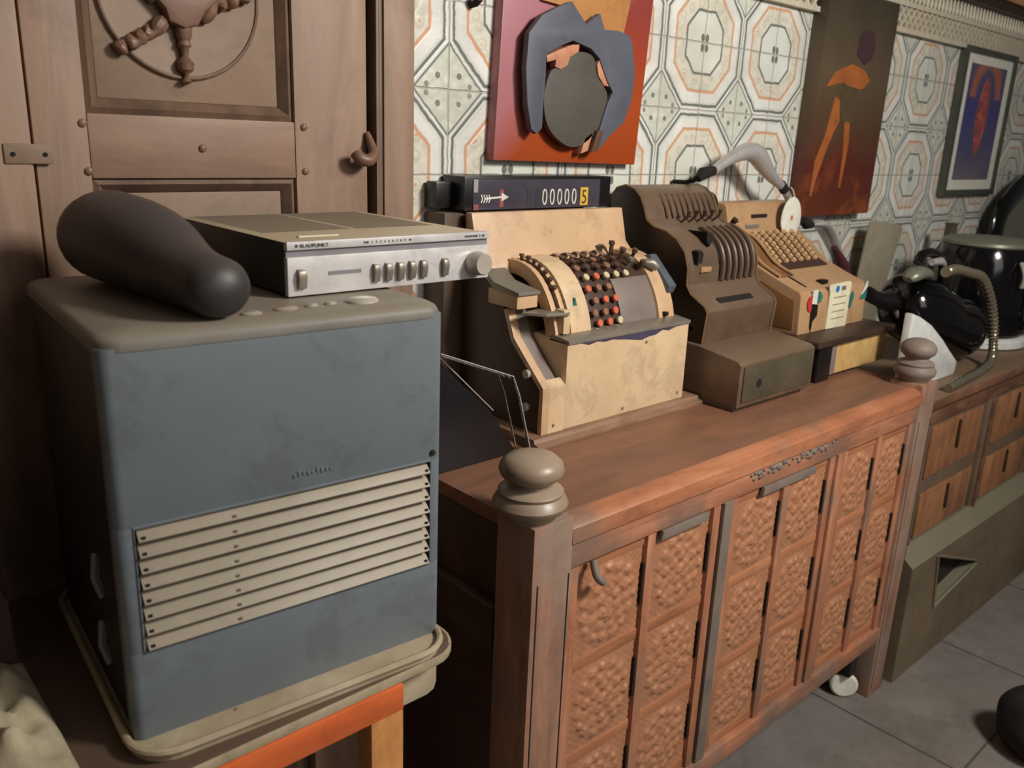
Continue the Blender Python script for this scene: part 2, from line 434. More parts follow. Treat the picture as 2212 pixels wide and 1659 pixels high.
def text_part(name, body, x, y, z, h, mat, parent, sx=1.0, depth=.0006, rot=0.0):
    """lettering standing in the xz plane facing -y"""
    cu = bpy.data.curves.new('lettering', 'FONT'); cu.body = body; cu.size = 1.0; cu.extrude = 0.02
    t = bpy.data.objects.new('lettering', cu); COL.objects.link(t)
    dg = bpy.context.evaluated_depsgraph_get(); dg.update()
    me = bpy.data.meshes.new_from_object(t.evaluated_get(dg))
    bpy.data.objects.remove(t); bpy.data.curves.remove(cu)
    off = Vector(top_of(parent).location)
    s = h / .72
    for v in me.vertices:
        a, c_, d = v.co
        v.co = Vector((x + a * s * sx, y - depth - d * .01, z + c_ * s + a * s * sx * math.tan(rot))) - off
    me.materials.clear(); me.materials.append(mat); me.name = name
    o = bpy.data.objects.new(name, me); COL.objects.link(o); o.parent = parent
    return o

# ------------------------------------------------------------ the setting
boxo('wall_back', -2.2, 4.6, 0, .12, 0, 2.6, M['tile'], bevel=0, kind='structure').location
w = bpy.data.objects['wall_back']
# keep object coordinates equal to world coordinates for the tile layout
for v in w.data.vertices: v.co += w.location
w.location = (0, 0, 0)
boxo('floor', -2.4, 4.8, -3.6, .12, -.06, 0, M['floor'], bevel=0, kind='structure')
boxo('wall_left', -2.3, -2.2, -3.5, 0, 0, 2.6, M['plaster'], bevel=0, kind='structure')
bm = B()
for x in (.99, 1.59, 2.19, 2.79, 3.39): box(bm, x - .003, x + .003, -3.0, 0, 0, .0012)
for y in (-.95, -1.55, -2.15): box(bm, -2, 4.2, y - .003, y + .003, 0, .0012)
obj('trim_3', bm, M['grout'], kind='structure')
# lattice frieze along the top of the tiles
bm = B()
x0, x1 = .70, 4.4
box(bm, x0, x1, -.022, 0, 1.955, 1.970)
box(bm, x0, x1, -.022, 0, 2.040, 2.056)
z0, z1 = 1.970, 2.040
n = int((x1 - x0) / .042)
for i in range(n):
    xa = x0 + i * .042
    for sgn in (1, -1):
        a = (xa, z0) if sgn > 0 else (xa, z1); c = (xa + .07, z1) if sgn > 0 else (xa + .07, z0)
        d = Vector((c[0] - a[0], c[1] - a[1])).normalized(); nn = Vector((-d.y, d.x)) * .0045
        yo = -.018 if sgn > 0 else -.014
        prism(bm, [(a[0] + nn.x, a[1] + nn.y), (c[0] + nn.x, c[1] + nn.y), (c[0] - nn.x, c[1] - nn.y), (a[0] - nn.x, a[1] - nn.y)], yo, yo + .010, 'y')
for i in range(int((x1 - x0) / .032)):
    xa = x0 + .012 + i * .032
    lathe(bm, [(.004, 2.056), (.008, 2.070), (.005, 2.09), (.0035, 2.115)], (xa, -.014, 0), 6)
obj('trim_1', bm, M['lattice'], kind='structure')
bm = B(); box(bm, x0, x1, -.05, 0, 2.115, 2.150)
obj('trim_2', bm, M['rail_dark'], bevel=.004, kind='structure')
bm = B(); box(bm, x0, x1, -.06, 0, 2.150, 2.30)
obj('trim_4', bm, M['rail_tan'], bevel=.004, kind='structure')

# ------------------------------------------------------------ wardrobe
W = thing('wardrobe', 'tall carved brown wooden wardrobe behind the blue-grey heater, round relief on its door', 'wardrobe', (-.85, -.12, 0))
YF = -.25
boxo('carcass', -1.55, -.272, YF + .025, -.005, .0, 2.4, M['ward_mould'], W)
boxo('side_post', -1.30, -.865, YF - .01, YF + .03, 0, 2.4, M['ward'], W, .006)
boxo('side_post', -.330, -.268, YF - .006, YF + .03, 0, 2.4, M['ward'], W, .004)
for a, b_, c in ((-.349, -.341, -.012), (-.339, -.331, -.004)): boxo('edge_moulding', a, b_, YF + c, YF + .03, 0, 2.4, M['ward_mould'], W, .003)
boxo('shadow_gap', -.362, -.349, YF + .015, YF + .03, 0, 2.4, M['gap'], W, 0)
D = boxo('door', -.862, -.795, YF - .004, YF + .025, .1, 2.3, M['ward'], W, .003)
boxo('door_stile', -.493, -.362, YF - .004, YF + .025, .1, 2.3, M['ward'], D, .003)
for z0, z1 in ((1.475, 1.560), (.9, .98), (2.0, 2.1)):
    boxo('door_rail', -.795, -.493, YF - .0035, YF + .025, z0, z1, M['ward_h'], D, .003)
def panel(xa, xb, za, zb, mp):
    bm = B()
    steps = [(0, .004), (.008, -.001), (.016, .008), (.021, .014), (.024, .020)]
    rings = []
    for ins, dep in steps:
        rings.append([bm.verts.new((x, YF + dep, z)) for x, z in ((xa + ins, za + ins), (xb - ins, za + ins), (xb - ins, zb - ins), (xa + ins, zb - ins))])
    for i in range(len(rings) - 1):
        for k in range(4): bm.faces.new((rings[i][k], rings[i][(k + 1) % 4], rings[i + 1][(k + 1) % 4], rings[i + 1][k]))
    obj('panel_moulding', bm, M['ward_mould'], D)
    return boxo('door_panel', xa + .02, xb - .02, YF + mp, YF + .028, za + .02, zb - .02, M['ward_panel'], D, .003)
panel(-.795, -.493, 1.560, 2.0, .012)
panel(-.795, -.493, .98, 1.475, .012)
# round relief: ring, crest, pendant and two curled leaves
cx, cz, R0 = -.654, 1.725, .112
bm = B()
lathe(bm, [(R0 + .004, -.004), (R0 + .004, .0), (R0, .003), (R0 - .008, .001), (.02, .001)], (cx, YF + .0105, cz), 48, 'y')
obj('relief_disc', bm, M['ward_panel'], D)
bm = B()
tube(bm, [(cx + R0 * math.cos(a) * 1.0, YF + .008, cz + R0 * math.sin(a)) for a in [2 * PI * k / 48 for k in range(49)]], .0028, 8)
obj('relief_ring', bm, M['ward_mould'], D)
bm = B()
yy = YF + .002
prism(bm, [(cx - .052, 1.722), (cx - .030, 1.700), (cx - .026, 1.684), (cx - .004, 1.677), (cx + .016, 1.683), (cx + .026, 1.702), (cx + .050, 1.722), (cx + .05, 1.76), (cx - .052, 1.76)], yy - .016, YF + .012, 'y')
obj('relief_crest', bm, M['ward_carve'], D, .006)
bm = B(); tube(bm, spline([(cx - .026, yy, 1.69), (cx - .045, yy - .004, 1.668), (cx - .058, yy, 1.668), (cx - .066, yy - .004, 1.655), (cx - .082, yy, 1.652), (cx - .092, yy, 1.640)], 5), [.005 + .006 * abs(math.sin(k * .62)) for k in range(26)], 8); obj('relief_leaf', bm, M['ward_carve'], D)
bm = B(); tube(bm, spline([(cx + .026, yy, 1.69), (cx + .045, yy - .004, 1.716), (cx + .062, yy, 1.716), (cx + .078, yy - .004, 1.728), (cx + .098, yy, 1.732)], 5), [.005 + .006 * abs(math.sin(k * .62)) for k in range(21)], 8); obj('relief_leaf', bm, M['ward_carve'], D)
bm = B(); tube(bm, spline([(cx - .04, yy, 1.71), (cx - .06, yy - .004, 1.73), (cx - .085, yy, 1.74), (cx - .1, yy, 1.75)], 5), .007, 8); obj('relief_leaf', bm, M['ward_carve'], D)
bm = B()
lathe(bm, [(.001, 1.604), (.008, 1.608), (.003, 1.614), (.004, 1.618), (.011, 1.624), (.012, 1.633), (.005, 1.642), (.006, 1.652), (.010, 1.656), (.008, 1.662), (.011, 1.668), (.012, 1.68)], (cx - .002, yy, 0), 14)
obj('relief_pendant', bm, M['ward_carve'], D)
for px, pz in ((-.801, 1.547), (-.478, 1.553), (-.799, 1.485), (-.477, 1.486), (-.641, 1.518)):
    bm = B(); lathe(bm, [(.0055, 0), (.0055, .003), (.003, .005)], (px, YF - .003, pz), 12, 'y'); obj('wooden_peg', bm, M['ward_carve'], D)
bm = B()
tube(bm, spline([(-.364, YF - .006, 1.548), (-.362, YF - .016, 1.530), (-.364, YF - .026, 1.514), (-.378, YF - .032, 1.505), (-.392, YF - .03, 1.508), (-.396, YF - .024, 1.516)], 5), [.005 + .0055 * math.sin(min(1, k / 20) * PI / 2) for k in range(26)], 10)
obj('door_hook', bm, M['ward_carve'], D)
bm = B(); box(bm, -.899, -.843, YF - .013, YF - .009, 1.494, 1.519); obj('hinge_plate', bm, M['ward_panel'], W, .002)
for hx in (-.889, -.852):
    bm = B(); lathe(bm, [(.003, 0), (.003, .001)], (hx, YF - .013, 1.506), 10, 'y'); obj('hinge_hole', bm, M['gap'], W)

# ------------------------------------------------------------ low table and heater
TB = thing('low_table', 'small table with orange front rail and pine leg, carrying the blue-grey heater', 'table', (-.76, -.5, 0))
bm = B(); prism(bm, rrect(-1.16, -.530, -.745, -.27, .045), .886, .902, 'z'); obj('tabletop', bm, M['darkwood'], TB, .004)  # dark wood colour stands in for the shadow left of the heater
bm = B(); prism(bm, rrect(-.950, -.528, -.7455, -.33, .046), .8865, .9016, 'z'); obj('seat_edge', bm, M['tray'], TB, .004)
boxo('apron', -1.00, -.545, -.715, -.30, .815, .886, M['tray'], TB, .02)
boxo('front_rail', -1.12, -.628, -.748, -.716, .848, .886, M['orange'], TB, .003)
for lx, ly, mt in ((-.652, -.731, 'pine'), (-1.09, -.731, 'pine'), (-.60, -.33, 'darkwood'), (-1.09, -.33, 'darkwood')):
    bm = B(); s = .024
    prism(bm, [(lx - s, ly - .016), (lx + s, ly - .016), (lx + s, ly + .016), (lx - s, ly + .016)], 0, .848 if ly < -.5 else .815, 'z')
    obj('leg', bm, M[mt], TB, .003)

H = thing('heater', 'blue-grey enamel cabinet heater with dusty beige louvred grille, on the low table', 'heater', (-.735, -.5, .902))
bm = B(); prism(bm, rrect(-.936, -.548, -.738, -.315, .045), .902, .913, 'z'); obj('base_tray', bm, M['tray'], H, .004)
bm = B(); tube(bm, [(p[0], p[1], .915) for p in rrect(-.936, -.548, -.738, -.315, .045)] + [(-.548, -.36, .915)], .0045, 8); obj('tray_rim', bm, M['tray'], H)
body = rrect(-.930, -.544, -.700, -.325, .022)
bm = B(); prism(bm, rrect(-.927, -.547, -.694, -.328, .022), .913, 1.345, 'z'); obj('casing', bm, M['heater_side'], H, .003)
# front plate in blue enamel, wrapping the front corners
fp = [p for p in body if p[1] < -.66]
bm = B()
outer = sorted([p for p in rrect(-.930, -.544, -.700, -.295, .012, 8) if p[1] < -.685], key=lambda p: p[0])
inner = [(p[0] * .985 - .011, p[1] + .008) for p in outer]
def plate(z0, z1, xa=None, xb=None):
    o = outer if xa is None else [(x, -.700) for x in (xa, xb)]
    i = [(p[0], p[1] + .0075) for p in o]
    prism(bm, o + i[::-1], z0, z1, 'z')
plate(1.160, 1.345); plate(.913, 1.018)

def plate_part(lo, hi):
    o = [p for p in outer if lo < p[0] < hi]
    o = ([(lo, -.700)] if lo > -.93 else []) + o + ([(hi, -.700)] if hi < -.544 else [])
    prism(bm, o + [(p[0], p[1] + .0075) for p in o][::-1], 1.018, 1.160, 'z')
plate_part(-1, -.912); plate_part(-.562, 0)
obj('front_plate', bm, M['blue'], H, .0015)
bm = B()
tube(bm, [(-.912, -.700, 1.018), (-.912, -.700, 1.160), (-.562, -.700, 1.160), (-.562, -.700, 1.018), (-.912, -.700, 1.018)], .0018, 6)
obj('grille_edge', bm, M['blue'], H)
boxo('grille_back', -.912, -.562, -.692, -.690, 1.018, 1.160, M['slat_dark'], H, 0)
n = 8; pitch = .142 / n
for k in range(n):
    z = 1.018 + pitch * k
    bm = B()
    prism(bm, [(-.703, z + .001), (-.706, z + .004), (-.693, z + pitch - .001), (-.690, z + pitch - .002)], -.909, -.565, 'x')
    obj('slat', bm, M['slat'], H, .0006)
for xx in (-.904, -.811, -.569):
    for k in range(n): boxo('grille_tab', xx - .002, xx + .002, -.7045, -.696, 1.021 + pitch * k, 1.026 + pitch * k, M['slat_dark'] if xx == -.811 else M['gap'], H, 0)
bm = B()
for k in range(9): box(bm, -.742 + k * .0055, -.7385 + k * .0055, -.7012, -.699, 1.1765 + (k % 3) * .0006, 1.1805 + (k * 7 % 4) * .001)
obj('embossed_badge', bm, M['blue'], H, .0005)
# top: soft rounded lid with control recess
bm = B()
rings = []
for ins, z in ((0, 1.341), (0, 1.348), (.003, 1.3535), (.009, 1.357), (.05, 1.358)):
    rings.append([bm.verts.new((p[0], p[1], z)) for p in rrect(-.931 + ins, -.543 - ins, -.701 + ins, -.324 - ins, max(.024 - ins * .3, .008))])
for i in range(len(rings) - 1):
    m_ = len(rings[i])
    for k in range(m_): bm.faces.new((rings[i][k], rings[i][(k + 1) % m_], rings[i + 1][(k + 1) % m_], rings[i + 1][k]))
bm.faces.new(rings[0][::-1]); bm.faces.new(rings[-1])
obj('top_lid', bm, M['heater_top'], H)
bm = B(); lathe(bm, [(.020, 0), (.020, .003), (.016, .006), (.006, .007)], (-.628, -.652, 1.357), 24, sy=.7); obj('control_dial', bm, M['knob'], H)
for bx, by, r in ((-.668, -.650, .008), (-.692, -.652, .0085), (-.724, -.655, .014), (-.766, -.662, .012)):
    bm = B(); lathe(bm, [(r, 0), (r, .002), (r * .7, .004)], (bx, by, 1.357), 16, sy=.6); obj('control_button', bm, M['slat'], H)
for z in (1.17,):
    bm = B(); lathe(bm, [(.004, 0), (.004, .002), (.002, .003)], (-.559, -.7, z), 10, 'y'); obj('screw', bm, M['gap'], H)
# grey tubes added to imitate faint glints on the dark left flank
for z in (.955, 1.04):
    bm = B(); tube(bm, [(-.926, -.60, z), (-.931, -.59, z + .02), (-.926, -.58, z + .045)], .006, 8); obj('side_glint', bm, M['amp_band'], H)
H.rotation_euler.z = math.radians(-4); H.location.x += .012

# shoe-like dark form on the heater
bm = B()
sp = [p for p in spline([(-.822, -.350, 1.404), (-.822, -.42, 1.412), (-.818, -.50, 1.412), (-.816, -.58, 1.404), (-.812, -.640, 1.389), (-.812, -.690, 1.377)], 6)]
def foot_r(t):
    if t < .12: return .062 * math.sin(math.acos(max(-1, min(1, 1 - t / .12))) ) 
    if t > .93: return .0345 * math.sqrt(max(0.0, 1 - ((t - .93) / .07) ** 2))
    u_ = (t - .12) / .81
    return .062 - .004 * u_ - .0235 * (1 / (1 + math.exp(-(u_ - .60) * 9)))
ys = [-.350 - .340 * k_ for k_ in [0, .003, .01, .02, .035, .055, .08, .12] + [.12 + .81 * q / 22 for q in range(1, 23)] + [.94, .955, .967, .978, .987, .994, .998, .9999]]
pts_, rr = [], []
for y_ in ys:
    t = (-.350 - y_) / .340; r_ = max(foot_r(t), .002)
    xx = -.822 + .020 * t; rr.append(r_)
    pts_.append((xx, y_, 1.3590 + max(.9 * (foot_r(.13) if t < .12 else (.0345 if t > .93 else r_)), .001)))
tube(bm, pts_, rr, 28, .9)
obj('stuffed_shoe', bm, M['rubber'], None, 0, label='dark dusty shoe-shaped leather form with a thick heel end, lying on the heater', cat='shoe form')

# ------------------------------------------------------------ pale and wine cloths at the left of the heater
def cloth(name, x0, x1, y0, y1, ztop, zlow, mat, label):
    bm = B(); nx, ny = 30, 24; g = []
    for i in range(nx + 1):
        row = []
        for j in range(ny + 1):
            u, v = i / nx, j / ny
            x = x0 + (x1 - x0) * u; y = y0 + (y1 - y0) * v
            e = min(u, 1 - u, v, 1 - v) * 4
            z = zlow + (ztop - zlow) * min(1, e) ** .5 + .012 * math.sin(u * 19 + v * 7) * min(1, e) + .006 * math.sin(v * 31 - u * 9) * min(1, e)
            row.append(bm.verts.new((x, y, max(z, zlow))))
        g.append(row)
    for i in range(nx):
        for j in range(ny): bm.faces.new((g[i][j], g[i + 1][j], g[i + 1][j + 1], g[i][j + 1]))
    bt = bm.verts.new(((x0 + x1) / 2, (y0 + y1) / 2, zlow))
    return obj(name, bm, mat, None, 0, label=label, cat='cloth')
cloth('folded_cloth', -1.14, -.985, -.73, -.46, .955, .904, M['cloth_pale'], 'crumpled pale linen cloth on the table at the left of the heater')
cloth('folded_cloth', -1.14, -.985, -.44, -.285, 1.14, .904, M['cloth_wine'], 'dark wine coloured cloth heaped in shadow behind the pale cloth')

# ------------------------------------------------------------ amplifier
A = thing('stereo_amplifier', 'slim silver fronted stereo amplifier with dusty top, sitting on the heater', 'amplifier', (-.54, -.45, 1.3585))
ax0, ax1, ay, az0, az1 = -.693, -.388, -.600, 1.3605, 1.424
boxo('case', ax0 + .002, ax1 - .002, ay + .004, -.275, az0, az1 - .001, M['amp_case'], A, .0015)
boxo('front_panel', ax0, ax1, ay - .004, ay + .004, az0, az1 - .018, M['amp_front'], A, .0008)
boxo('scale_strip', ax0, ax1, ay - .004, ay + .004, az1 - .0095, az1, M['amp_front'], A, .0006)
boxo('groove', ax0 + .0005, ax1 - .0005, ay, ay + .004, az1 - .018, az1 - .0095, M['amp_band'], A, 0)
bm = B()
for k in range(26):
    y = -.285 - k * .0085
    box(bm, ax0 + .02, -.545, y - .001, y + .001, az1 - .0012, az1 - .0004); box(bm, -.535, ax1 - .02, y - .001, y + .001, az1 - .0012, az1 - .0004)
obj('vent_slots', bm, M['amp_line'], A)
boxo('slot_bar', -.655, -.60, -.562, -.556, az1 - .0006, az1 + .0008, M['label'], A, 0)
for kx in (-.6765,) + tuple(-.5735 + i * .0182 for i in range(5)) + (-.4655,):
    w_ = .0042 if kx > -.65 else .0052
    bm = B(); prism(bm, [(ay - .004, az0 + .008), (ay - .009, az0 + .009), (ay - .012, az0 + .022), (ay - .010, az0 + .030), (ay - .004, az0 + .032)], kx - w_, kx + w_, 'x')
    obj('push_key', bm, M['chrome_key'], A, .0008)
boxo('cassette_slot', -.640, -.594, ay - .0046, ay - .003, az0 + .022, az0 + .0265, M['amp_band'], A, 0)
bm = B(); lathe(bm, [(.0165, 0), (.0165, .010), (.0155, .012), (.0150, .020), (.0135, .022)], (-.413, ay - .004, az0 + .022), 32, 'y'); obj('volume_knob', bm, M['knob'], A)
text_part('maker_lettering', 'BLAUPUNKT', -.677, ay - .004, az1 - .0068, .0042, M['ink'], A, 1.15)
bm = B(); lathe(bm, [(.0019, 0), (.0019, .0006)], (-.681, ay - .004, az1 - .0047), 12, 'y'); obj('maker_emblem', bm, M['ink'], A)
text_part('scale_marks', '0dB   1   2   3   4   5   6   7   8   9   10', -.590, ay - .004, az1 - .0060, .0026, M['ink'], A, 1.28)
text_part('model_lettering', 'MICRONIC T-20', -.431, ay - .004, az1 - .0064, .0030, M['ink'], A, 1.15)
for fx in (ax0 + .03, -.56):
    for fy in (-.57, -.32):
        bm = B(); lathe(bm, [(.008, az0 - .0025), (.008, az0 + .001)], (fx, fy, 0), 12); obj('foot', bm, M['gap'], A)

# ------------------------------------------------------------ long carved chest
ZT = .950
C_ = thing('carved_chest', 'long carved orange-brown wooden chest with knob finials, cash registers standing on it', 'chest', (.44, -.33, 0))
cx0, cx1, cyf, cyb = -.31, 1.19, -.640, -.02
bm = B(); prism(bm, [(cx0 + .02, cyf + .034), (cx1 - .02, cyf + .034), (cx1 - .02, cyb), (-.262, cyb), (-.262, -.268), (cx0 + .02, -.268)], ZT - .028, ZT, 'z'); obj('top_board', bm, M['chest_top'], C_, .004)
bm = B(); prism(bm, [(cyf + .034, ZT + .0005), (cyf + .008, ZT - .003), (cyf - .004, ZT - .012), (cyf - .005, ZT - .040), (cyf + .002, ZT - .046), (cyf + .034, ZT - .046)], cx0 + .088, cx1 - .088, 'x'); obj('top_nosing', bm, M['nosing'], C_, .001)
boxo('front_rail', cx0 + .09, cx1 - .09, cyf, cyf + .03, .862, ZT - .028, M['chest_h'], C_, .004)
boxo('bottom_rail', cx0 + .09, cx1 - .09, cyf - .004, cyf + .03, .188, .236, M['chest_h'], C_, .006)
boxo('side_panel', cx0 + .02, cx0 + .045, cyf + .08, -.268, .15, ZT - .028, M['darkwood'], C_)
boxo('side_panel', cx1 - .045, cx1 - .02, cyf + .08, cyb, .15, ZT - .028, M['darkwood'], C_)
boxo('back_panel', -.255, cx1 - .03, cyb - .02, cyb - .005, .15, ZT - .028, M['darkwood'], C_)
boxo('bottom_panel', cx0 + .045, cx1 - .045, cyf + .03, -.27, .19, .21, M['darkwood'], C_)
boxo('side_rail', cx0 - .002, cx0 + .02, cyf + .09, -.268, .70, .78, M['darkwood'], C_, .004)
for px in (cx0, cx1 - .095):
    P = boxo('post', px, px + .090, cyf - .004, cyf + .086, 0, .962, M['chest_post'], C_, .005)
    bm = B()
    for gx in (.012, .083): boxo('post_groove', px + gx - .0015, px + gx + .0015, cyf - .0045, cyf - .003, .02, .86, M['gap'], P, 0)
    fx, fy = px + (.032 if px < 0 else .042), cyf + .043
    fk = .90 if px < 0 else .78
    bm = B()
    lathe(bm, [(rr_ * fk, .960 + (hh_ - .940) * (.89 if px < 0 else .93)) for rr_, hh_ in [(.047, .940), (.052, .950), (.066, .962), (.069, .972), (.064, .982), (.058, .988), (.060, .994), (.055, .999), (.040, 1.004), (.038, 1.010), (.046, 1.016), (.056, 1.024), (.0595, 1.034), (.056, 1.046), (.044, 1.057), (.025, 1.064), (.008, 1.066)]], (fx, fy, 0), 32)
    obj('finial', bm, M['finial'] if px < 0 else M['chest_gray'], P)
for px in (-.26, cx1 - .09): boxo('post', px, px + .09, cyb - .08, cyb, 0, .92, M['chest_post'], C_, .004)
for gx0, gx1 in ((.02, .17), (.36, .58)):
    bm = B(); prism(bm, [(gx0, .842), (gx1, .842), (gx1 - .006, .860), (gx0 + .006, .860)], cyf - .003, cyf + .006, 'y'); obj('grey_inlay', bm, M['chest_gray'], C_, .001)
# dark worn band with rough carving on the front rail
bm = B()
for k in range(60):
    a = random.uniform(.30, .66); z = random.uniform(.890, .915); r = random.uniform(.004, .010)
    lathe(bm, [(r, -.001), (r * .8, .002), (r * .3, .004)], (a, cyf, z), 8, 'y')
obj('rail_carving', bm, M['chest_gray'], C_)
bm = B()
tube(bm, spline([(-.165, cyf - .002, .862), (-.168, cyf - .014, .840), (-.160, cyf - .020, .828), (-.148, cyf - .012, .822)], 5), .007, 10); obj('iron_latch', bm, M['chest_gray'], C_)

def relief_mesh(w_, h_, seed):
    rnd = random.Random(seed); nx, nz = 60, 72
    bm = B(); g = []
    cells = []
    for ring, cnt_, rad in ((.0, 1, .15), (.26, 6, .13), (.50, 10, .125), (.74, 15, .115)):
        for k in range(cnt_):
            a = 2 * PI * k / cnt_ + ring * 3 + seed
            cells.append((ring * math.cos(a) * .98 + rnd.uniform(-.03, .03), ring * math.sin(a) * 1.06 + rnd.uniform(-.03, .03), rad * rnd.uniform(.8, 1.15), rnd.uniform(.6, 1.1)))
    for i in range(nx + 1):
        row = []
        for j in range(nz + 1):
            x = (i / nx * 2 - 1); z = (j / nz * 2 - 1)
            edge = max(0.0, min(1.0, (1 - max(abs(x), abs(z))) * 8))
            rr_ = math.hypot(x * .98, z * .93)
            h = .35 * max(0.0, min(1.0, (.93 - rr_) * 6))
            for ax_, az_, sr, am in cells:
                d = ((x - ax_) ** 2 + (z - az_) ** 2) / (sr * sr)
                if d < 3: h += am * math.exp(-d * d * 1.3) * (.8 + .2 * math.cos(5 * math.atan2(z - az_, x - ax_) + seed))
            h = h * edge
            row.append(bm.verts.new((x * w_ / 2, -.0058 * min(1.5, h) + .0006 * math.sin(x * 31 + seed) * math.sin(z * 37), z * h_ / 2)))
        g.append(row)
    for i in range(nx):
        for j in range(nz): bm.faces.new((g[i][j], g[i + 1][j], g[i + 1][j + 1], g[i][j + 1]))
    bmesh.ops.recalc_face_normals(bm, faces=bm.faces)
    for f in bm.faces: f.smooth = True
    me = bpy.data.meshes.new('carved_panel'); bm.to_mesh(me); bm.free(); me.materials.append(M['carved']); return me
pw, ph = .150, .172
reliefs = [relief_mesh(pw, ph, s) for s in (1, 4, 9)]
cnt = 0
for di, (dx0, dx1) in enumerate(((-.215, .218), (.258, .678), (.718, 1.095))):
    Dr = boxo('door', dx0, dx0 + .024, cyf + .006, cyf + .028, .236, .862, M['chest_v'], C_, .002)
    wdt = (dx1 - dx0 - .024 * 3) / 2
    for s in (1, 2):
        xs = dx0 + s * (.024 + wdt)
        boxo('stile', xs, xs + .024, cyf + .004, cyf + .028, .236, .862, M['chest_v'], Dr, .003)
    for zz in (.236, .437, .640, .838):
        boxo('cross_rail', dx0 + .024, dx1 - .024, cyf + .0115, cyf + .028, zz, zz + .024, M['carved_flat'], Dr, .003)
    for c in range(2):
        xc = dx0 + .024 + wdt / 2 + c * (wdt + .024)
        for r in range(3):
            zc = .260 + .0885 + r * .2015
            me = reliefs[(cnt * 2 + c) % 3]; cnt += 1
            o = bpy.data.objects.new('carved_panel', me); COL.objects.link(o); o.parent = Dr
            o.location = Vector((xc, cyf + .014, zc)) - C_.location; o.scale = (wdt / pw, 1, 1.03)
        for r in range(3):
            zc = .3485 + r * .2015
            boxo('dark_slot', xc + wdt / 2 - .004, xc + wdt / 2 - .0005, cyf + .0075, cyf + .0145, zc - .035, zc + .05, M['gap'], Dr, 0)
for gx in (.238, .698):
    boxo('divider', gx - .016, gx + .016, cyf - .002, cyf + .03, .236, .862, M['chest_gray'] if gx < .4 else M['chest_v'], C_, .003)
    boxo('door_gap', gx + .0165, gx + .0205, cyf + .010, cyf + .028, .236, .862, M['gap'], C_, 0)
bm = B(); lathe(bm, [(.012, -.006), (.034, -.008), (.040, -.003), (.040, .003), (.034, .008), (.012, .006)], (0, 0, 0), 28, 'x')
bmesh.ops.rotate(bm, verts=bm.verts, matrix=Matrix.Rotation(math.radians(38), 3, 'Z'))
bmesh.ops.translate(bm, verts=bm.verts, vec=(1.045, -.590, .041))
obj('caster_wheel', bm, M['whitecard'], C_, .001)
boxo('caster_bracket', 1.025, 1.065, -.61, -.57, .081, .19, M['gap'], C_)

# ------------------------------------------------------------ second cabinet at the right
K = thing('low_cabinet', 'long brown panelled cabinet at the right with a greenish plinth and dark triangular niche', 'cabinet', (2.4, -.3, 0))
kz = .890
boxo('worktop', 1.215, 3.9, -.625, -.01, kz - .03, kz, M['cab'], K, .005)
boxo('carcass', 1.22, 3.9, -.585, -.015, .36, kz - .03, M['cab_frame'], K)
boxo('frieze_rail', 1.22, 3.9, -.605, -.585, .800, kz - .03, M['cab'], K, .004)
for px in (1.235, 1.745, 2.24, 2.75, 3.3):
    boxo('stile', px, px + .065, -.607, -.585, .40, .800, M['cab_frame'], K, .004)
    if px > 1.3: boxo('fluted_pilaster', px + .018, px + .032, -.614, -.607, .41, .795, M['cab'], K, .002)
for x0_, x1_ in ((1.30, 1.745), (1.81, 2.24), (2.305, 2.75), (2.815, 3.3)):
    Dk = boxo('door', x0_ + .004, x1_ - .004, -.595, -.585, .41, .80, M['cab_frame'], K, .002)
    for za, zb in ((.43, .575), (.625, .785)):
        boxo('door_panel', x0_ + .03, x1_ - .03, -.602, -.594, za, zb, M['cab_panel'], Dk, .004)
        bm = B(); tube(bm, spline([((x0_ + x1_) / 2, -.606, zb - .01), ((x0_ + x1_) / 2, -.608, (za + zb) / 2), ((x0_ + x1_) / 2 + .006, -.606, (za + zb) / 2 - .02)], 4), .004, 8); obj('pull', bm, M['rail_dark'], Dk)
# plinth with a triangular cut
bm = B()
ya, yb = -.655, -.02
tri = [(1.40, .375), (1.78, .235), (1.44, .185)]
def face_with_hole():
    o = [(1.225, 0), (3.9, 0), (3.9, .385), (1.225, .385)]
    O = [bm.verts.new((x, ya, z)) for x, z in o]; I = [bm.verts.new((x, ya, z)) for x, z in tri]
    J = [bm.verts.new((x, ya + .12, z)) for x, z in tri]
    t0, t1, t2 = I
    for f in ((O[3], t0, t2, O[0]), (O[0], t2, t1, O[1]), (O[1], t1, O[2]), (O[2], t1, t0, O[3])): bm.faces.new(f)
    for a, b_ in ((0, 1), (1, 2), (2, 0)): bm.faces.new((I[a], I[b_], J[b_], J[a]))
    bm.faces.new(J)
    Tp = [bm.verts.new(p) for p in ((1.225, ya + .05, .425), (3.9, ya + .05, .425), (3.9, yb, .36), (1.225, yb, .36), (1.225, yb, 0), (3.9, yb, 0))]
    bm.faces.new((O[3], O[2], Tp[1], Tp[0])); bm.faces.new((Tp[0], Tp[1], Tp[2], Tp[3]))
    bm.faces.new((Tp[3], Tp[2], Tp[5], Tp[4])); bm.faces.new((O[0], O[1], Tp[5], Tp[4]))
    bm.faces.new((O[0], O[3], Tp[0], Tp[3], Tp[4])); bm.faces.new((O[1], O[2], Tp[1], Tp[2], Tp[5]))
face_with_hole()
obj('plinth', bm, M['plinth'], K)
bm = B(); prism(bm, [(1.4015, .374), (1.777, .2355), (1.4405, .187)], ya + .035, ya + .118, 'y'); obj('niche_shade', bm, M['gap'], K)  # dark block added inside the recess to imitate its shade
bm = B(); tube(bm, [(1.40, ya - .002, .375), (1.78, ya - .002, .235), (1.44, ya - .002, .185), (1.40, ya - .002, .375)], .006, 6); obj('niche_trim', bm, M['plinth'], K)

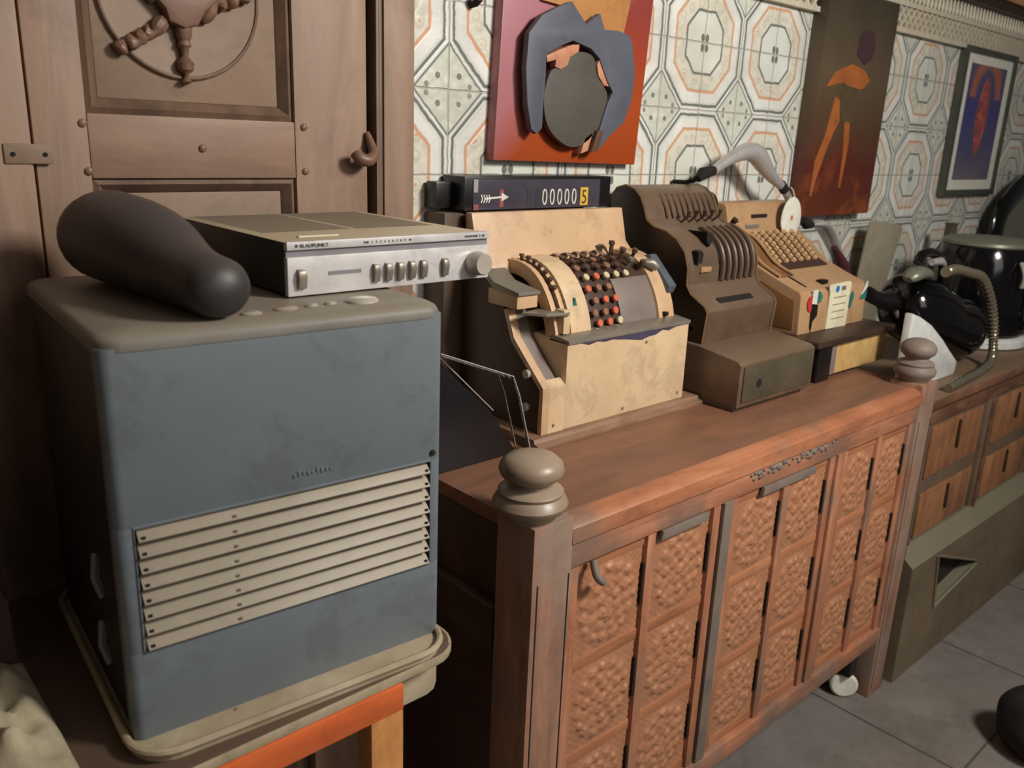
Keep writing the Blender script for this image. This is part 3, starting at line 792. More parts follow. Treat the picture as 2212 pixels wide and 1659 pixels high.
# ------------------------------------------------------------ cash register 1 (cream, tall display)
RG = 'old mechanical cash registers on the carved chest'
R1 = thing('cash_register', 'large cream cash register with coral keys and a dark display reading 00000 5', 'cash register', (.22, -.2, ZT), RG)
bm = B()
prism(bm, [(-.372, ZT), (-.372, ZT + .007), (-.366, ZT + .010), (-.360, ZT + .011), (-.357, ZT + .019), (-.010, ZT + .019), (-.010, ZT)], -.045, .500, 'x')
obj('base_board', bm, M['baseboard'], R1, .001)
zb = ZT + .019; yf = -.345
right_prof = [(yf, zb), (yf, 1.150), (-.338, 1.156), (-.275, 1.158), (-.268, 1.225), (-.222, 1.268), (-.160, 1.285), (-.122, 1.318), (-.104, 1.395), (-.012, 1.395), (-.012, zb)]
bm = B(); prism(bm, [(yf, zb), (yf, 1.150), (-.338, 1.156), (-.275, 1.158), (-.15, 1.158), (-.012, 1.2), (-.012, zb)], .050, .452, 'x')
obj('front_housing', bm, M['cream'], R1, .003)
# dark body behind, full profile
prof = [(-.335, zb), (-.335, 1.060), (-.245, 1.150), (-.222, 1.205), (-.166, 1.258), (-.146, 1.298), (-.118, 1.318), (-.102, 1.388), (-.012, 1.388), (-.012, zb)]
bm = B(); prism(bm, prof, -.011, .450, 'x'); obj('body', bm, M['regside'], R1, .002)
boxo('rear_case', -.062, -.011, -.075, -.008, zb, 1.392, M['regside'], R1, .003)
# cream edge rim and receipt channel on the left
chan = [(yf, zb), (yf, 1.068), (-.252, 1.155), (-.228, 1.213)]
bm = B(); sheet_x(bm, chan, -.014, .006, -.012); 
obj('left_rim', bm, M['cream2'], R1, .001)
bm = B(); prism(bm, [(yf + .0004, zb), (yf + .0004, 1.066), (-.33, 1.08), (-.33, zb)], .003, .0505, 'x'); obj('left_front_panel', bm, M['cream'], R1)
bm = B(); prism(bm, [(-.340, 1.062), (-.246, 1.150), (-.225, 1.205), (-.215, 1.205), (-.235, 1.145), (-.33, 1.05)], .008, .040, 'x'); obj('receipt_chute', bm, M['greyplate'], R1, .001)
bm = B(); box(bm, -.018, .040, -.262, -.17, 1.215, 1.249); obj('printer_cover', bm, M['cream2'], R1, .004)
bm = B(); prism(bm, [(-.268, 1.250), (-.19, 1.262), (-.125, 1.305), (-.125, 1.29), (-.19, 1.248), (-.268, 1.244)], -.020, .040, 'x'); obj('printer_lid', bm, M['greymetal'], R1, .001)
bm = B(); prism(bm, [(-.012, -.27), (.045, -.255), (.098, -.300), (.070, -.325), (.020, -.31)], 1.205, 1.211, 'z'); obj('tear_plate', bm, M['greymetal'], R1, .001)
# back panel, upright
bm = B(); prism(bm, [(-.110, 1.395), (-.130, 1.318), (-.155, 1.293), (-.160, 1.270), (-.10, 1.27), (-.09, 1.395)], -.018, .456, 'x'); obj('upright_panel', bm, M['cream2'], R1, .002)
# keyboard hood arcs
def arc(off=0.0, n=14, a0=0.0, a1=1.0):
    base = spline([(-.142, 1.296), (-.185, 1.296), (-.225, 1.283), (-.258, 1.256), (-.284, 1.217), (-.299, 1.178), (-.304, 1.150)], 4)
    L = len(base) - 1; o = []
    for k in range(n + 1):
        t = (a0 + (a1 - a0) * k / n) * L; i = min(int(t), L - 1); f = t - i
        p = base[i].lerp(base[i + 1], f); d = (base[i + 1] - base[i]).normalized(); nn = Vector((d.y, -d.x))
        o.append((p + nn * off).to_tuple())
    return o
def hood(name, xa, xb, off, th, mat, a0=0.0, a1=1.0, bev=.0015):
    bm = B(); p = arc(off, 16, a0, a1); q = arc(off - th, 16, a0, a1); prism(bm, p + q[::-1], xa, xb, 'x')
    return obj(name, bm, mat, R1, bev)
hood('left_slot_strip', .052, .066, .004, .03, M['cream2'])
hood('lever_slot', .066, .078, -.004, .02, M['gap'])
hood('left_fascia', .078, .090, .004, .03, M['cream2'])
hood('lever_slot', .090, .095, -.004, .02, M['gap'])
hood('left_hood', .095, .156, .007, .035, M['cream'])
hood('key_bed', .156, .330, -.006, .03, M['bed'])
hood('key_bed', .330, .400, -.004, .03, M['bed'], 0, .50)
hood('worn_plate', .262, .385, .000, .03, M['greyplate'], .50, 1.0)
hood('right_fascia', .385, .440, .006, .035, M['cream2'], .0, 1.0)
bm = B(); prism(bm, [(yf - .003, 1.150), (yf - .003, 1.158), (-.298, 1.164), (-.29, 1.150)], .050, .453, 'x'); obj('ledge', bm, M['greymetal'], R1, .001)
# torn purple-blue residue strip under the ledge
bm = B(); pts = [(.085, 1.149)]
for k in range(14): pts.append((.09 + k * .024, 1.149 - abs(math.sin(k * 1.7)) * .006 - (.012 * math.exp(-((k - 8) / 2.2) ** 2))))
pts.append((.43, 1.149)); prism(bm, pts, yf - .0012, yf, 'y'); obj('torn_label', bm, plain('dark_violet_residue', srgb(70, 64, 88), .6), R1)
bm = B(); prism(bm, [(.119, 1.232), (.126, 1.214), (.119, 1.196), (.112, 1.214)], -.2925, -.280, 'y'); obj('diamond_badge', bm, M['teal'], R1)
bm = B(); box(bm, .062, .082, -.318, -.290, 1.165, 1.215); obj('slot_plate', bm, M['cream'], R1, .003)
def arc_pt(t):
    p = arc(0, 1, t, min(t + .02, 1.0)); q = arc(.01, 1, t, min(t + .02, 1.0))
    a = Vector(p[0]); n_ = (Vector(q[0]) - a).normalized(); return a, n_
def key(x, t, mat, r=.0068, L=.012, name='key', off=-.004):
    a, n_ = arc_pt(t); p = a + n_ * off
    bm = B()
    tube(bm, [(x, p.x, p.y), (x, p.x + n_.x * L * .75, p.y + n_.y * L * .75), (x, p.x + n_.x * L * .78, p.y + n_.y * L * .78), (x, p.x + n_.x * L, p.y + n_.y * L)], [r * .55, r * .6, r, r * .9], 10)
    return obj(name, bm, mat, R1)
rows = 10
for c in range(5):
    for r in range(rows):
        t = .96 - r * .098
        if c >= 3 and t > .50: continue
        x = .176 + c * .0325 + (r % 2) * .010
        if t < .45: mt = 'key_dark' if (r + c) % 3 else 'key_brown'
        elif c == 0: mt = ['key_cream', 'key_red', 'key_brown', 'key_brown', 'key_red'][r % 5]
        elif c == 1: mt = ['key_red', 'key_red', 'key_brown', 'key_red', 'key_brown'][r % 5]
        else: mt = ['key_cream', 'key_cream', 'key_red', 'key_red', 'key_brown'][r % 5]
        key(x, t, M[mt], .0085)
for k in range(7): key(.072, .12 + k * .07, M['key_dark'], .006, .02, 'small_lever')
for k in range(8): key(.345 + (k % 2) * .022 + .004 * (k // 4), .04 + k * .055, M['key_dark'] if k % 3 else M['greymetal'], .0075, .024 + .006 * (k % 3), 'function_key')
bm = B(); tube(bm, [(.378, -.245, 1.285), (.400, -.262, 1.282), (.412, -.268, 1.272)], [.006, .013, .010], 12); obj('round_lever', bm, M['greymetal'], R1)
bm = B(); prism(bm, [(-.205, 1.292), (-.232, 1.298), (-.300, 1.232), (-.292, 1.212), (-.270, 1.222)], .425, .452, 'x'); obj('motor_bar', bm, M['greyblue'], R1, .004)
bm = B(); prism(bm, [(-.20, 1.285), (-.285, 1.215), (-.27, 1.20), (-.19, 1.27)], .400, .426, 'x'); obj('bar_block', bm, M['blackbox'], R1, .003)
boxo('keyhole', .398, .410, -.3155, -.300, 1.166, 1.176, M['gap'], R1, .001)
for sx_, sz_ in ((.02, .985), (.43, .985), (.235, .982), (.30, 1.125)):
    bm = B(); lathe(bm, [(.0035, 0), (.0035, .0015), (.002, .002)], (sx_, yf, sz_), 10, 'y'); obj('screw', bm, M['baseboard'], R1)
for sz_ in (1.05, 1.12):
    bm = B(); lathe(bm, [(.009, 0), (.009, .008), (.006, .012)], (-.023, -.30, sz_ - .03), 12, 'x'); obj('side_knob', bm, M['knob'], R1)
# display
DS = boxo('price_display', -.018, .437, -.085, -.008, 1.396, 1.468, M['blackbox'], R1, .003)
boxo('display_back', -.062, .0, -.045, -.006, 1.400, 1.455, M['blackbox'], DS, .004)
boxo('display_window', .004, .398, -.0862, -.084, 1.398, 1.462, M['displayglass'], DS, .001)
for k in range(5):
    bm = B(); ox = .213 + k * .0238; pr = []
    tube(bm, [(ox + .0062 * math.cos(a) , -.0872, 1.4225 + .0165 * math.sin(a)) for a in [2 * PI * j / 20 for j in range(21)]], .0019, 6)
    obj('zero_digit', bm, M['white'], DS)
boxo('yellow_tab', .330, .356, -.0875, -.086, 1.402, 1.443, M['yellow'], DS, 0)
text_part('five_digit', '5', .3335, -.0875, 1.406, .033, M['ink'], DS, .82)
bm = B(); yk = -.0872
prism(bm, [(.036, 1.4235), (.083, 1.4265), (.083, 1.434), (.104, 1.424), (.083, 1.415), (.083, 1.4225), (.036, 1.4195)], yk - .0005, yk, 'y')
obj('arrow_mark', bm, M['white'], DS)
for k in range(4):
    bm = B(); prism(bm, [(.024 + k * .007, 1.430), (.027 + k * .007, 1.430), (.031 + k * .007, 1.4215), (.027 + k * .007, 1.413), (.024 + k * .007, 1.413), (.028 + k * .007, 1.4215)], yk - .0006, yk, 'y'); obj('arrow_feather', bm, M['white'], DS)
boxo('red_stripe', .078, .090, -.0868, -.0862, 1.403, 1.440, M['pinkish'], DS, 0)
for lx in (.160, .186): boxo('digit_blank', lx, lx + .016, -.0868, -.086, 1.402, 1.442, M['ink'], DS, 0)
boxo('corner_tab', .004, .018, -.088, -.086, 1.398, 1.410, M['pinkish'], DS, 0)
boxo('corner_tab', .004, .016, -.088, -.086, 1.435, 1.462, M['silver'], DS, 0)

# ------------------------------------------------------------ cash register 2 (dark bronze)
R2 = thing('cash_register', 'dark bronze cash register with curved lever slots, between the cream and the tan one', 'cash register', (.67, -.25, ZT), RG)
dx0, dx1 = .505, .838
bm = B(); prism(bm, [(-.462, ZT + .010), (-.462, 1.064), (-.452, 1.072), (-.335, 1.088), (-.02, 1.088), (-.02, ZT + .010)], dx0, dx1, 'x'); obj('drawer_case', bm, M['bronze'], R2, .003)
boxo('drawer_front', dx0 + .014, dx1 - .012, -.4655, -.455, ZT + .022, 1.058, M['drawer_green'], R2, .002)
boxo('drawer_foot', dx0 - .003, dx0 + .30, -.455, -.03, ZT, ZT + .012, M['bronze_dark'], R2, .001)
bm = B(); lathe(bm, [(.011, 0), (.011, .001), (.008, .002)], (.585, -.4655, 1.012), 16, 'y'); obj('drawer_lock', bm, M['gap'], R2)
bx0, bx1 = .522, .822
prof2 = [(-.335, 1.070), (-.343, 1.165), (-.335, 1.178), (-.290, 1.203), (-.276, 1.222), (-.275, 1.262), (-.262, 1.300), (-.235, 1.328), (-.200, 1.345), (-.160, 1.352), (-.137, 1.366), (-.126, 1.395), (-.112, 1.420), (-.090, 1.438), (-.060, 1.446), (-.032, 1.438), (-.015, 1.418), (-.012, 1.07)]
bm = B(); prism(bm, prof2, bx0 + .006, bx1 - .006, 'x'); obj('body', bm, M['bronze'], R2, .002)
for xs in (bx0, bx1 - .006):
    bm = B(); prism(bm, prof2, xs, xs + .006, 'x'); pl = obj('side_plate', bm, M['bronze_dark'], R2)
    bm = B(); tube(bm, [(xs + (.000 if xs < .6 else .006), p[0], p[1]) for p in prof2[:-1]], .0022, 6); obj('edge_bead', bm, M['gold'], pl)
front2 = spline([(-.276, 1.222), (-.277, 1.262), (-.264, 1.302), (-.237, 1.330), (-.200, 1.347)], 5)
for k in range(6):
    x = .652 + k * .0265
    bm = B(); tube(bm, [(x, p.x - .001, p.y + .001) for p in front2], .0022, 6); obj('lever_slot', bm, M['gap'], R2)
    bm = B(); tube(bm, [(x + .012, p.x - .001, p.y + .002) for p in front2], .0058, 8); obj('slot_rib', bm, M['bronze'], R2)
for k in range(5):
    x = .640 + k * .034
    bm = B(); tube(bm, [(x, -.150, 1.355), (x, -.172, 1.372), (x, -.176, 1.388)], [.003, .003, .006], 8); obj('lever', bm, M['bronze_dark'], R2)
bm = B()
for k in range(9): tube(bm, [(.60 + k * .024, -.142, 1.368), (.60 + k * .024, -.128, 1.398), (.60 + k * .024, -.108, 1.425)], .003, 6)
obj('hood_rib', bm, M['bronze'], R2)
bm = B(); prism(bm, [(.548, 1.275), (.565, 1.272), (.570, 1.295), (.560, 1.305), (.548, 1.302)], -.283, -.262, 'y'); obj('amount_window', bm, M['gap'], R2)
bm = B(); prism(bm, [(.604, 1.345), (.630, 1.342), (.632, 1.325), (.618, 1.308), (.606, 1.325)], -.262, -.20, 'y'); obj('shield_opening', bm, M['gap'], R2)
bm = B(); prism(bm, [(.568, 1.250), (.610, 1.250), (.612, 1.262), (.570, 1.264)], -.281, -.27, 'y'); obj('worn_patch', bm, M['tan'], R2, .001)
bm = B(); prism(bm, [(-.332, 1.182), (-.324, 1.187), (-.318, 1.192), (-.322, 1.183)], .590, .735, 'x'); obj('paper_slot', bm, M['gap'], R2)
bm = B(); lathe(bm, [(.030, 0), (.033, .006), (.033, .022), (.028, .028), (.010, .030)], (bx1, -.085, 1.395), 24, 'x'); obj('crank_hub', bm, M['bronze_dark'], R2)
bm = B(); tube(bm, [(bx1 + .018, -.10, 1.36), (bx1 + .022, -.16, 1.34), (bx1 + .022, -.18, 1.36)], [.006, .006, .010], 8); obj('crank_arm', bm, M['bronze_dark'], R2)
bm = B(); lathe(bm, [(.006, 0), (.006, .003), (.003, .005)], (bx0, -.30, 1.12), 10, 'x'); obj('side_screw', bm, M['knob'], R2)

# ------------------------------------------------------------ cash register 3 (tan)
R3 = thing('cash_register', 'small tan cash register with cream keys and stickers, on a worn plywood drawer', 'cash register', (1.08, -.22, ZT), RG)
boxo('drawer_lid', .872, 1.312, -.452, -.02, 1.050, 1.068, M['bronze_dark'], R3, .004)
boxo('drawer_case', .885, 1.302, -.425, -.025, ZT + .006, 1.050, M['darkwood'], R3, .003)
boxo('drawer_front', 1.005, 1.300, -.436, -.425, ZT + .012, 1.046, M['ply'], R3, .002)
boxo('drawer_edge', .980, 1.005, -.438, -.425, ZT + .012, 1.048, M['greyplate'], R3, .002)
boxo('drawer_post', .905, .975, -.440, -.425, ZT, 1.050, M['blackbox'], R3, .004)
for fx in (.94, 1.26):
    bm = B(); lathe(bm, [(.010, ZT), (.010, ZT + .007)], (fx, -.40, 0), 12); obj('foot', bm, M['whitecard'], R3)
tx0, tx1 = .902, 1.268
prof3 = [(-.372, 1.068), (-.368, 1.175), (-.362, 1.184), (-.300, 1.206), (-.225, 1.236), (-.170, 1.285), (-.135, 1.306), (-.122, 1.318), (-.106, 1.385), (-.098, 1.395), (-.030, 1.395), (-.018, 1.38), (-.016, 1.068)]
bm = B(); prism(bm, prof3, tx0, tx1, 'x'); obj('body', bm, M['tan'], R3, .005)
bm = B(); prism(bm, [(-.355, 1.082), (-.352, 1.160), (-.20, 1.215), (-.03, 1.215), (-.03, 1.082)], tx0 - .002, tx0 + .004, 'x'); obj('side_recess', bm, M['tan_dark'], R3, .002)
kp = [(-.226, 1.2385), (-.171, 1.2875), (-.138, 1.3075)]
def kpt(t):
    a = Vector(kp[0]).lerp(Vector(kp[1]), t / .66) if t < .66 else Vector(kp[1]).lerp(Vector(kp[2]), (t - .66) / .34)
    d = (Vector(kp[1]) - Vector(kp[0])).normalized() if t < .66 else (Vector(kp[2]) - Vector(kp[1])).normalized()
    return a, Vector((-d.y, d.x)) if d.y * 0 + 1 > 0 else None
bm = B(); prism(bm, [(-.262, 1.2245), (-.227, 1.2405), (-.171, 1.2895), (-.140, 1.3085), (-.15, 1.295), (-.24, 1.22)], .985, 1.225, 'x'); obj('key_bed', bm, M['bed'], R3)
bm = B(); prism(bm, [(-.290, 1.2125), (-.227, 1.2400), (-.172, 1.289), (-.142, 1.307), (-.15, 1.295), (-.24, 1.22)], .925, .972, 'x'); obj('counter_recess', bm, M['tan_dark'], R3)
for r in range(8):
    for c in range(6):
        t = r / 7; a, n_ = kpt(t); x = 1.003 + c * .0395
        if n_.x > 0: n_ = -n_
        n_ = Vector((-abs(n_.x), abs(n_.y)))
        bm = B(); p = a + n_ * .001; q = a + n_ * .010
        tube(bm, [(x, p.x, p.y), (x, q.x, q.y)], [.0085, .0068], 8); obj('key', bm, M['key_tan'], R3)
bm = B(); tube(bm, spline([(.915, -.292, 1.216), (.918, -.225, 1.246), (.922, -.17, 1.296), (.935, -.14, 1.315), (.968, -.14, 1.315), (.978, -.175, 1.294), (.980, -.23, 1.244), (.984, -.292, 1.216)], 5), .0045, 8); obj('counter_rim', bm, M['tan'], R3)
boxo('black_window', 1.048, 1.082, -.345, -.325, 1.190, 1.202, M['blackbox'], R3, .002)
bm = B(); prism(bm, [(-.345, 1.1915), (-.275, 1.2175), (-.275, 1.2150), (-.345, 1.189)], .960, .968, 'x'); obj('paper_slot', bm, M['gap'], R3)
boxo('price_window', 1.02, 1.10, -.1165, -.10, 1.352, 1.362, M['gap'], R3, .001)
boxo('price_window', .985, 1.055, -.122, -.10, 1.322, 1.334, M['greymetal'], R3, .003)
yl = -.371
def sticker(name, pts, mat, dy=0.0, **k):
    bm = B(); prism(bm, pts, -.3735 - dy, -.3700, 'y'); return obj(name, bm, mat, R3, **k)
PL = sticker('paper_label', [(1.045, 1.070), (1.158, 1.068), (1.160, 1.192), (1.148, 1.197), (1.036, 1.194), (1.045, 1.17)], M['label'], .001, label='cream paper label')
bm = B(); lathe(bm, [(.010, 0), (.010, .0006)], (1.083, -.3746, 1.180), 14, 'y'); obj('label_print', bm, M['bluedot'], PL)
boxo('label_print', 1.105, 1.130, -.3752, -.3745, 1.174, 1.186, M['greyplate'], PL, 0)
for k in range(4): boxo('label_line', 1.066, 1.138, -.3750, -.3745, 1.155 - k * .020, 1.1575 - k * .020, M['greymetal'], PL, 0)
sticker('red_sticker', [(.936, 1.140), (.945, 1.128), (.955, 1.130), (.955, 1.172), (.942, 1.168), (.934, 1.155)], M['red'])
sticker('white_sticker', [(.955, 1.145), (.980, 1.145), (.980, 1.186), (.955, 1.186)], M['whitecard'])
sticker('teal_sticker', [(.980, 1.150), (1.000, 1.150), (1.008, 1.165), (.995, 1.180), (.980, 1.182)], M['teal'])
sticker('teal_sticker', [(1.168, 1.120), (1.176, 1.118), (1.188, 1.150), (1.180, 1.165), (1.170, 1.155)], M['teal'])
sticker('teal_sticker', [(1.228, 1.138), (1.262, 1.138), (1.262, 1.165)], M['teal'])
sticker('white_sticker', [(1.236, 1.150), (1.262, 1.170), (1.262, 1.188)], M['whitecard'])
sticker('black_stain', [(.958, 1.085), (.966, 1.070), (.970, 1.100), (.990, 1.115), (.988, 1.145), (.955, 1.150), (.957, 1.120)], M['blackbox'])
boxo('white_cup_piece', .848, .868, -.432, -.412, ZT, ZT + .050, M['whitecard'], None, .005, label='small white plastic peg between the bronze and tan cash registers', cat='peg')

# ------------------------------------------------------------ clear and black holder at the left of register 1
HD = thing('document_holder', 'black document holder with a bent clear plastic cover, leaning left of the cream register', 'document holder', (-.18, -.34, ZT))
bm = B(); prism(bm, [(-.290, ZT), (-.084, ZT), (-.155, 1.050), (-.290, 1.175)], -.350, -.300, 'y'); obj('black_pocket', bm, M['blackbox'], HD, .002)
bm = B(); prism(bm, [(-.292, 1.186), (-.120, 1.118), (-.102, 1.076), (-.066, ZT + .001), (-.071, ZT + .001), (-.107, 1.074), (-.124, 1.113), (-.292, 1.181)], -.372, -.330, 'y'); obj('clear_cover', bm, M['acrylic'], HD)
bm = B()
for yy_, dz in ((-.372, 0), (-.330, -.004)):
    tube(bm, [(-.292, yy_, 1.186 + dz), (-.120, yy_, 1.118 + dz), (-.102, yy_, 1.076 + dz), (-.066, yy_, ZT + .003)], .0013, 6)
tube(bm, [(-.285, -.353, 1.178), (-.152, -.353, 1.052)], .0013, 6)
obj('cover_edge', bm, M['silver'], HD)

# ------------------------------------------------------------ pictures
def flat(name, pts, y0, y1, mat, parent, bev=.001):
    bm = B(); prism(bm, pts, y0, y1, 'y'); return obj(name, bm, mat, parent, bev)
P1 = thing('relief_picture', 'orange board with slate and charcoal relief shapes, hanging above the cream register', 'picture', (.36, -.02, 1.50))
flat('backing_board', [(.105, 1.500), (.585, 1.494), (.628, 2.15), (.135, 2.15)], -.030, -.001, M['pic1'], P1, .003)
hair = [(0.29, 1.844), (0.323, 1.817), (0.34, 1.802), (0.383, 1.83), (0.402, 1.797), (0.449, 1.8), (0.489, 1.794), (0.503, 1.774), (0.52, 1.704), (0.513, 1.644), (0.491, 1.595), (0.44, 1.559), (0.405, 1.526), (0.388, 1.524), (0.405, 1.573), (0.428, 1.636), (0.444, 1.662), (0.423, 1.685), (0.39, 1.734), (0.36, 1.752), (0.301, 1.764), (0.251, 1.745), (0.219, 1.728), (0.22, 1.683), (0.217, 1.625), (0.216, 1.573), (0.2, 1.559), (0.183, 1.569), (0.168, 1.623), (0.16, 1.695), (0.165, 1.767), (0.201, 1.806), (0.241, 1.825)]
face = [(0.321, 1.743), (0.357, 1.743), (0.381, 1.73), (0.393, 1.695), (0.43, 1.661), (0.427, 1.624), (0.405, 1.576), (0.361, 1.541), (0.311, 1.534), (0.26, 1.557), (0.232, 1.591), (0.223, 1.637), (0.231, 1.675), (0.246, 1.699), (0.279, 1.71), (0.3, 1.729)]
bone = [(0.256, 1.74), (0.303, 1.756), (0.324, 1.758), (0.323, 1.743), (0.296, 1.729), (0.289, 1.711), (0.268, 1.701), (0.25, 1.705), (0.253, 1.72), (0.225, 1.712), (0.222, 1.726)]
ear = [(0.395, 1.735), (0.423, 1.734), (0.441, 1.699), (0.434, 1.674), (0.415, 1.676), (0.394, 1.696), (0.387, 1.719)]
flat('ochre_shape', [(0.225, 1.841), (0.305, 1.835), (0.338, 1.80), (0.355, 1.80), (0.398, 1.80), (0.418, 1.79), (0.495, 1.79), (0.515, 1.876), (0.52, 1.98), (.42, 2.06), (.28, 2.04), (0.215, 1.93)], -.040, -.030, M['p_ochre'], P1)
flat('slate_shape', [tuple(v) for v in spline(hair + [hair[0]], 2)][:-1] if False else hair, -.066, -.050, M['p_slate'], P1, .002)
for x, z in ((.19, 1.62), (.49, 1.70), (.30, 1.80), (.44, 1.59)): boxo('spacer', x - .012, x + .012, -.050, -.030, z - .012, z + .012, M['p_stick'], P1, 0)
fc = [tuple(v) for v in spline(face + [face[0]], 4)][:-1]
flat('charcoal_shape', fc, -.060, -.046, M['p_char'], P1, .002)
bm = B(); box(bm, .31, .34, -.046, -.030, 1.62, 1.65); obj('spacer', bm, M['p_stick'], P1)
flat('peach_shape', bone, -.0635, -.044, M['p_peach'], P1, .002)
flat('peach_shape', ear, -.0625, -.044, M['p_peach'], P1, .002)
flat('stick', [(0.394, 1.573), (0.413, 1.574), (0.399, 1.526), (0.375, 1.524)], -.072, -.060, M['p_stick'], P1)
flat('stick', [(0.363, 1.554), (0.39, 1.57), (0.375, 1.526), (0.352, 1.519)], -.060, -.030, M['p_peach'], P1)

P2 = thing('painted_board', 'tall dark brown painted board with an orange stick figure, hanging behind the tan register', 'picture', (1.65, -.02, 1.335))
flat('board', [(1.395, 1.338), (1.858, 1.338), (1.868, 2.028), (1.412, 2.028)], -.052, -.0005, M['pic2'], P2, .002)
flat('figure_head', [(1.616, 1.85), (1.622, 1.905), (1.655, 1.927), (1.704, 1.926), (1.732, 1.886), (1.722, 1.845), (1.677, 1.821)], -.0538, -.052, plain('plum_paint', srgb(66, 46, 50), .6), P2, 0)
fig = worn('burnt_orange_paint', srgb(140, 78, 34), srgb(172, 98, 46), .6, scale=12)
flat('figure_shoulders', [(1.597, 1.818), (1.682, 1.806), (1.727, 1.777), (1.692, 1.75), (1.658, 1.742), (1.572, 1.755), (1.558, 1.76), (1.452, 1.741), (1.495, 1.787)], -.0538, -.052, fig, P2, 0)
flat('figure_torso', [(1.558, 1.756), (1.662, 1.744), (1.640, 1.706), (1.658, 1.640), (1.572, 1.640), (1.547, 1.70)], -.0538, -.052, plain('olive_paint', srgb(84, 70, 46), .6), P2, 0)
flat('figure_leg', [(1.517, 1.715), (1.547, 1.705), (1.564, 1.640), (1.535, 1.605), (1.499, 1.539), (1.460, 1.45), (1.448, 1.403), (1.437, 1.403), (1.441, 1.511), (1.484, 1.592), (1.502, 1.66)], -.0538, -.052, fig, P2, 0)
flat('figure_leg', [(1.596, 1.640), (1.632, 1.640), (1.644, 1.575), (1.636, 1.485), (1.629, 1.428), (1.617, 1.429), (1.617, 1.541)], -.0538, -.052, fig, P2, 0)

P3 = thing('framed_poster', 'narrow blue print with red figure, white mount and dark green frame on the tiles', 'picture', (2.81, -.02, 1.385))
fx0, fx1, fz0, fz1 = 2.535, 3.085, 1.385, 1.968
bm = B()
for a in ((fx0, fx0 + .028, fz0, fz1), (fx1 - .028, fx1, fz0, fz1), (fx0 + .028, fx1 - .028, fz0, fz0 + .024), (fx0 + .028, fx1 - .028, fz1 - .024, fz1)): box(bm, a[0], a[1], -.030, -.001, a[2], a[3])
obj('frame', bm, M['frame_green'], P3, .003)
boxo('mount', fx0 + .027, fx1 - .027, -.020, -.004, fz0 + .022, fz1 - .022, M['whitecard'], P3, 0)
PR = boxo('print', fx0 + .085, fx1 - .085, -.0215, -.020, fz0 + .065, fz1 - .060, M['poster'], P3, 0)
pc = Vector(((fx0 + fx1) / 2, 0, fz0 + .065))
for v in PR.data.vertices: v.co -= (pc - Vector((P3.location.x, 0, P3.location.z)))
PR.location = pc - Vector((P3.location.x, 0, P3.location.z))

bm = B(); tube(bm, [(.055, -.001, 1.815), (.055, -.018, 1.815), (.055, -.026, 1.824)], [.008, .007, .010], 10)
obj('wall_hook', bm, M['gap'], None, 0, label='small black hook on the tiles at the left of the orange relief picture', cat='hook')
# ------------------------------------------------------------ silver arms, oval tag, board
SA = thing('silver_arm', 'bent silver metal arm with black joints rising behind the bronze register', 'metal arm', (1.2, -.06, 1.30))
bm = B(); tube(bm, spline([(.830, -.10, 1.482), (.90, -.10, 1.515), (.975, -.10, 1.536), (1.03, -.10, 1.530), (1.075, -.10, 1.500), (1.13, -.10, 1.465), (1.185, -.10, 1.440)], 5), [.013 + .015 * math.sin(PI * k / 30) ** 2 for k in range(31)], 14, 1.0); obj('arm_tube', bm, M['silver'], SA)
bm = B(); tube(bm, [(.765, -.10, 1.462), (.785, -.10, 1.476), (.832, -.10, 1.484)], [.010, .017, .013], 12); obj('joint', bm, M['gap'], SA)
bm = B(); tube(bm, [(1.180, -.10, 1.445), (1.205, -.10, 1.428)], .015, 12); obj('joint', bm, M['gap'], SA)
bm = B(); tube(bm, [(1.203, -.10, 1.430), (1.228, -.100, 1.408), (1.236, -.100, 1.398)], [.012, .012, .010], 12); obj('lower_stem', bm, M['silver'], SA)
bm = B(); tube(bm, [(.78, -.09, 1.462), (.78, -.05, 1.45), (.78, -.008, 1.45)], .006, 8); obj('wall_pin', bm, M['gap'], SA)
TG = thing('hanging_tag', 'white oval tag with a small red print hanging from the silver arm', 'tag', (1.19, -.135, 1.29))
bm = B(); prism(bm, [(1.195 + .054 * math.cos(a) * (1.0 if math.sin(a) > -.2 else .92), 1.345 + .066 * math.sin(a)) for a in [2 * PI * k / 32 for k in range(32)]], -.140, -.137, 'y'); obj('tag_plate', bm, M['whitecard'], TG, .0008)
boxo('tag_print', 1.190, 1.202, -.1408, -.1400, 1.343, 1.357, M['key_red'], TG, 0)
bm = B(); tube(bm, [(1.205, -.1385, 1.405), (1.21, -.125, 1.43), (1.206, -.118, 1.438)], .0015, 6); obj('tag_string', bm, M['label'], TG)
SB = thing('silver_arm', 'broad silver curved blade leaning against the tan register, maroon inside', 'metal arm', (1.5, -.12, .95))
bm = B(); tube(bm, spline([(1.385, -.10, 1.318), (1.44, -.10, 1.318), (1.50, -.10, 1.285), (1.56, -.105, 1.225), (1.62, -.12, 1.15), (1.66, -.13, 1.05), (1.66, -.13, .893)], 5), [.008, .012, .018, .026, .032, .034, .034, .034, .033, .032, .031, .030, .029, .028, .027, .026, .025, .024, .022, .020, .018, .016, .014, .012, .011, .010, .009, .009, .009, .009, .009], 12, .45); obj('blade', bm, M['silver'], SB)
bm = B(); tube(bm, [(1.335, -.10, 1.335), (1.36, -.10, 1.322), (1.39, -.10, 1.318)], [.012, .018, .012], 12); obj('joint', bm, M['gap'], SB)
bm = B(); tube(bm, [(1.49, -.135, 1.245), (1.54, -.14, 1.19), (1.60, -.14, 1.12), (1.62, -.13, .893)], [.012, .028, .024, .010], 12, .7); obj('maroon_sleeve', bm, M['maroon'], SB)
bm = B()
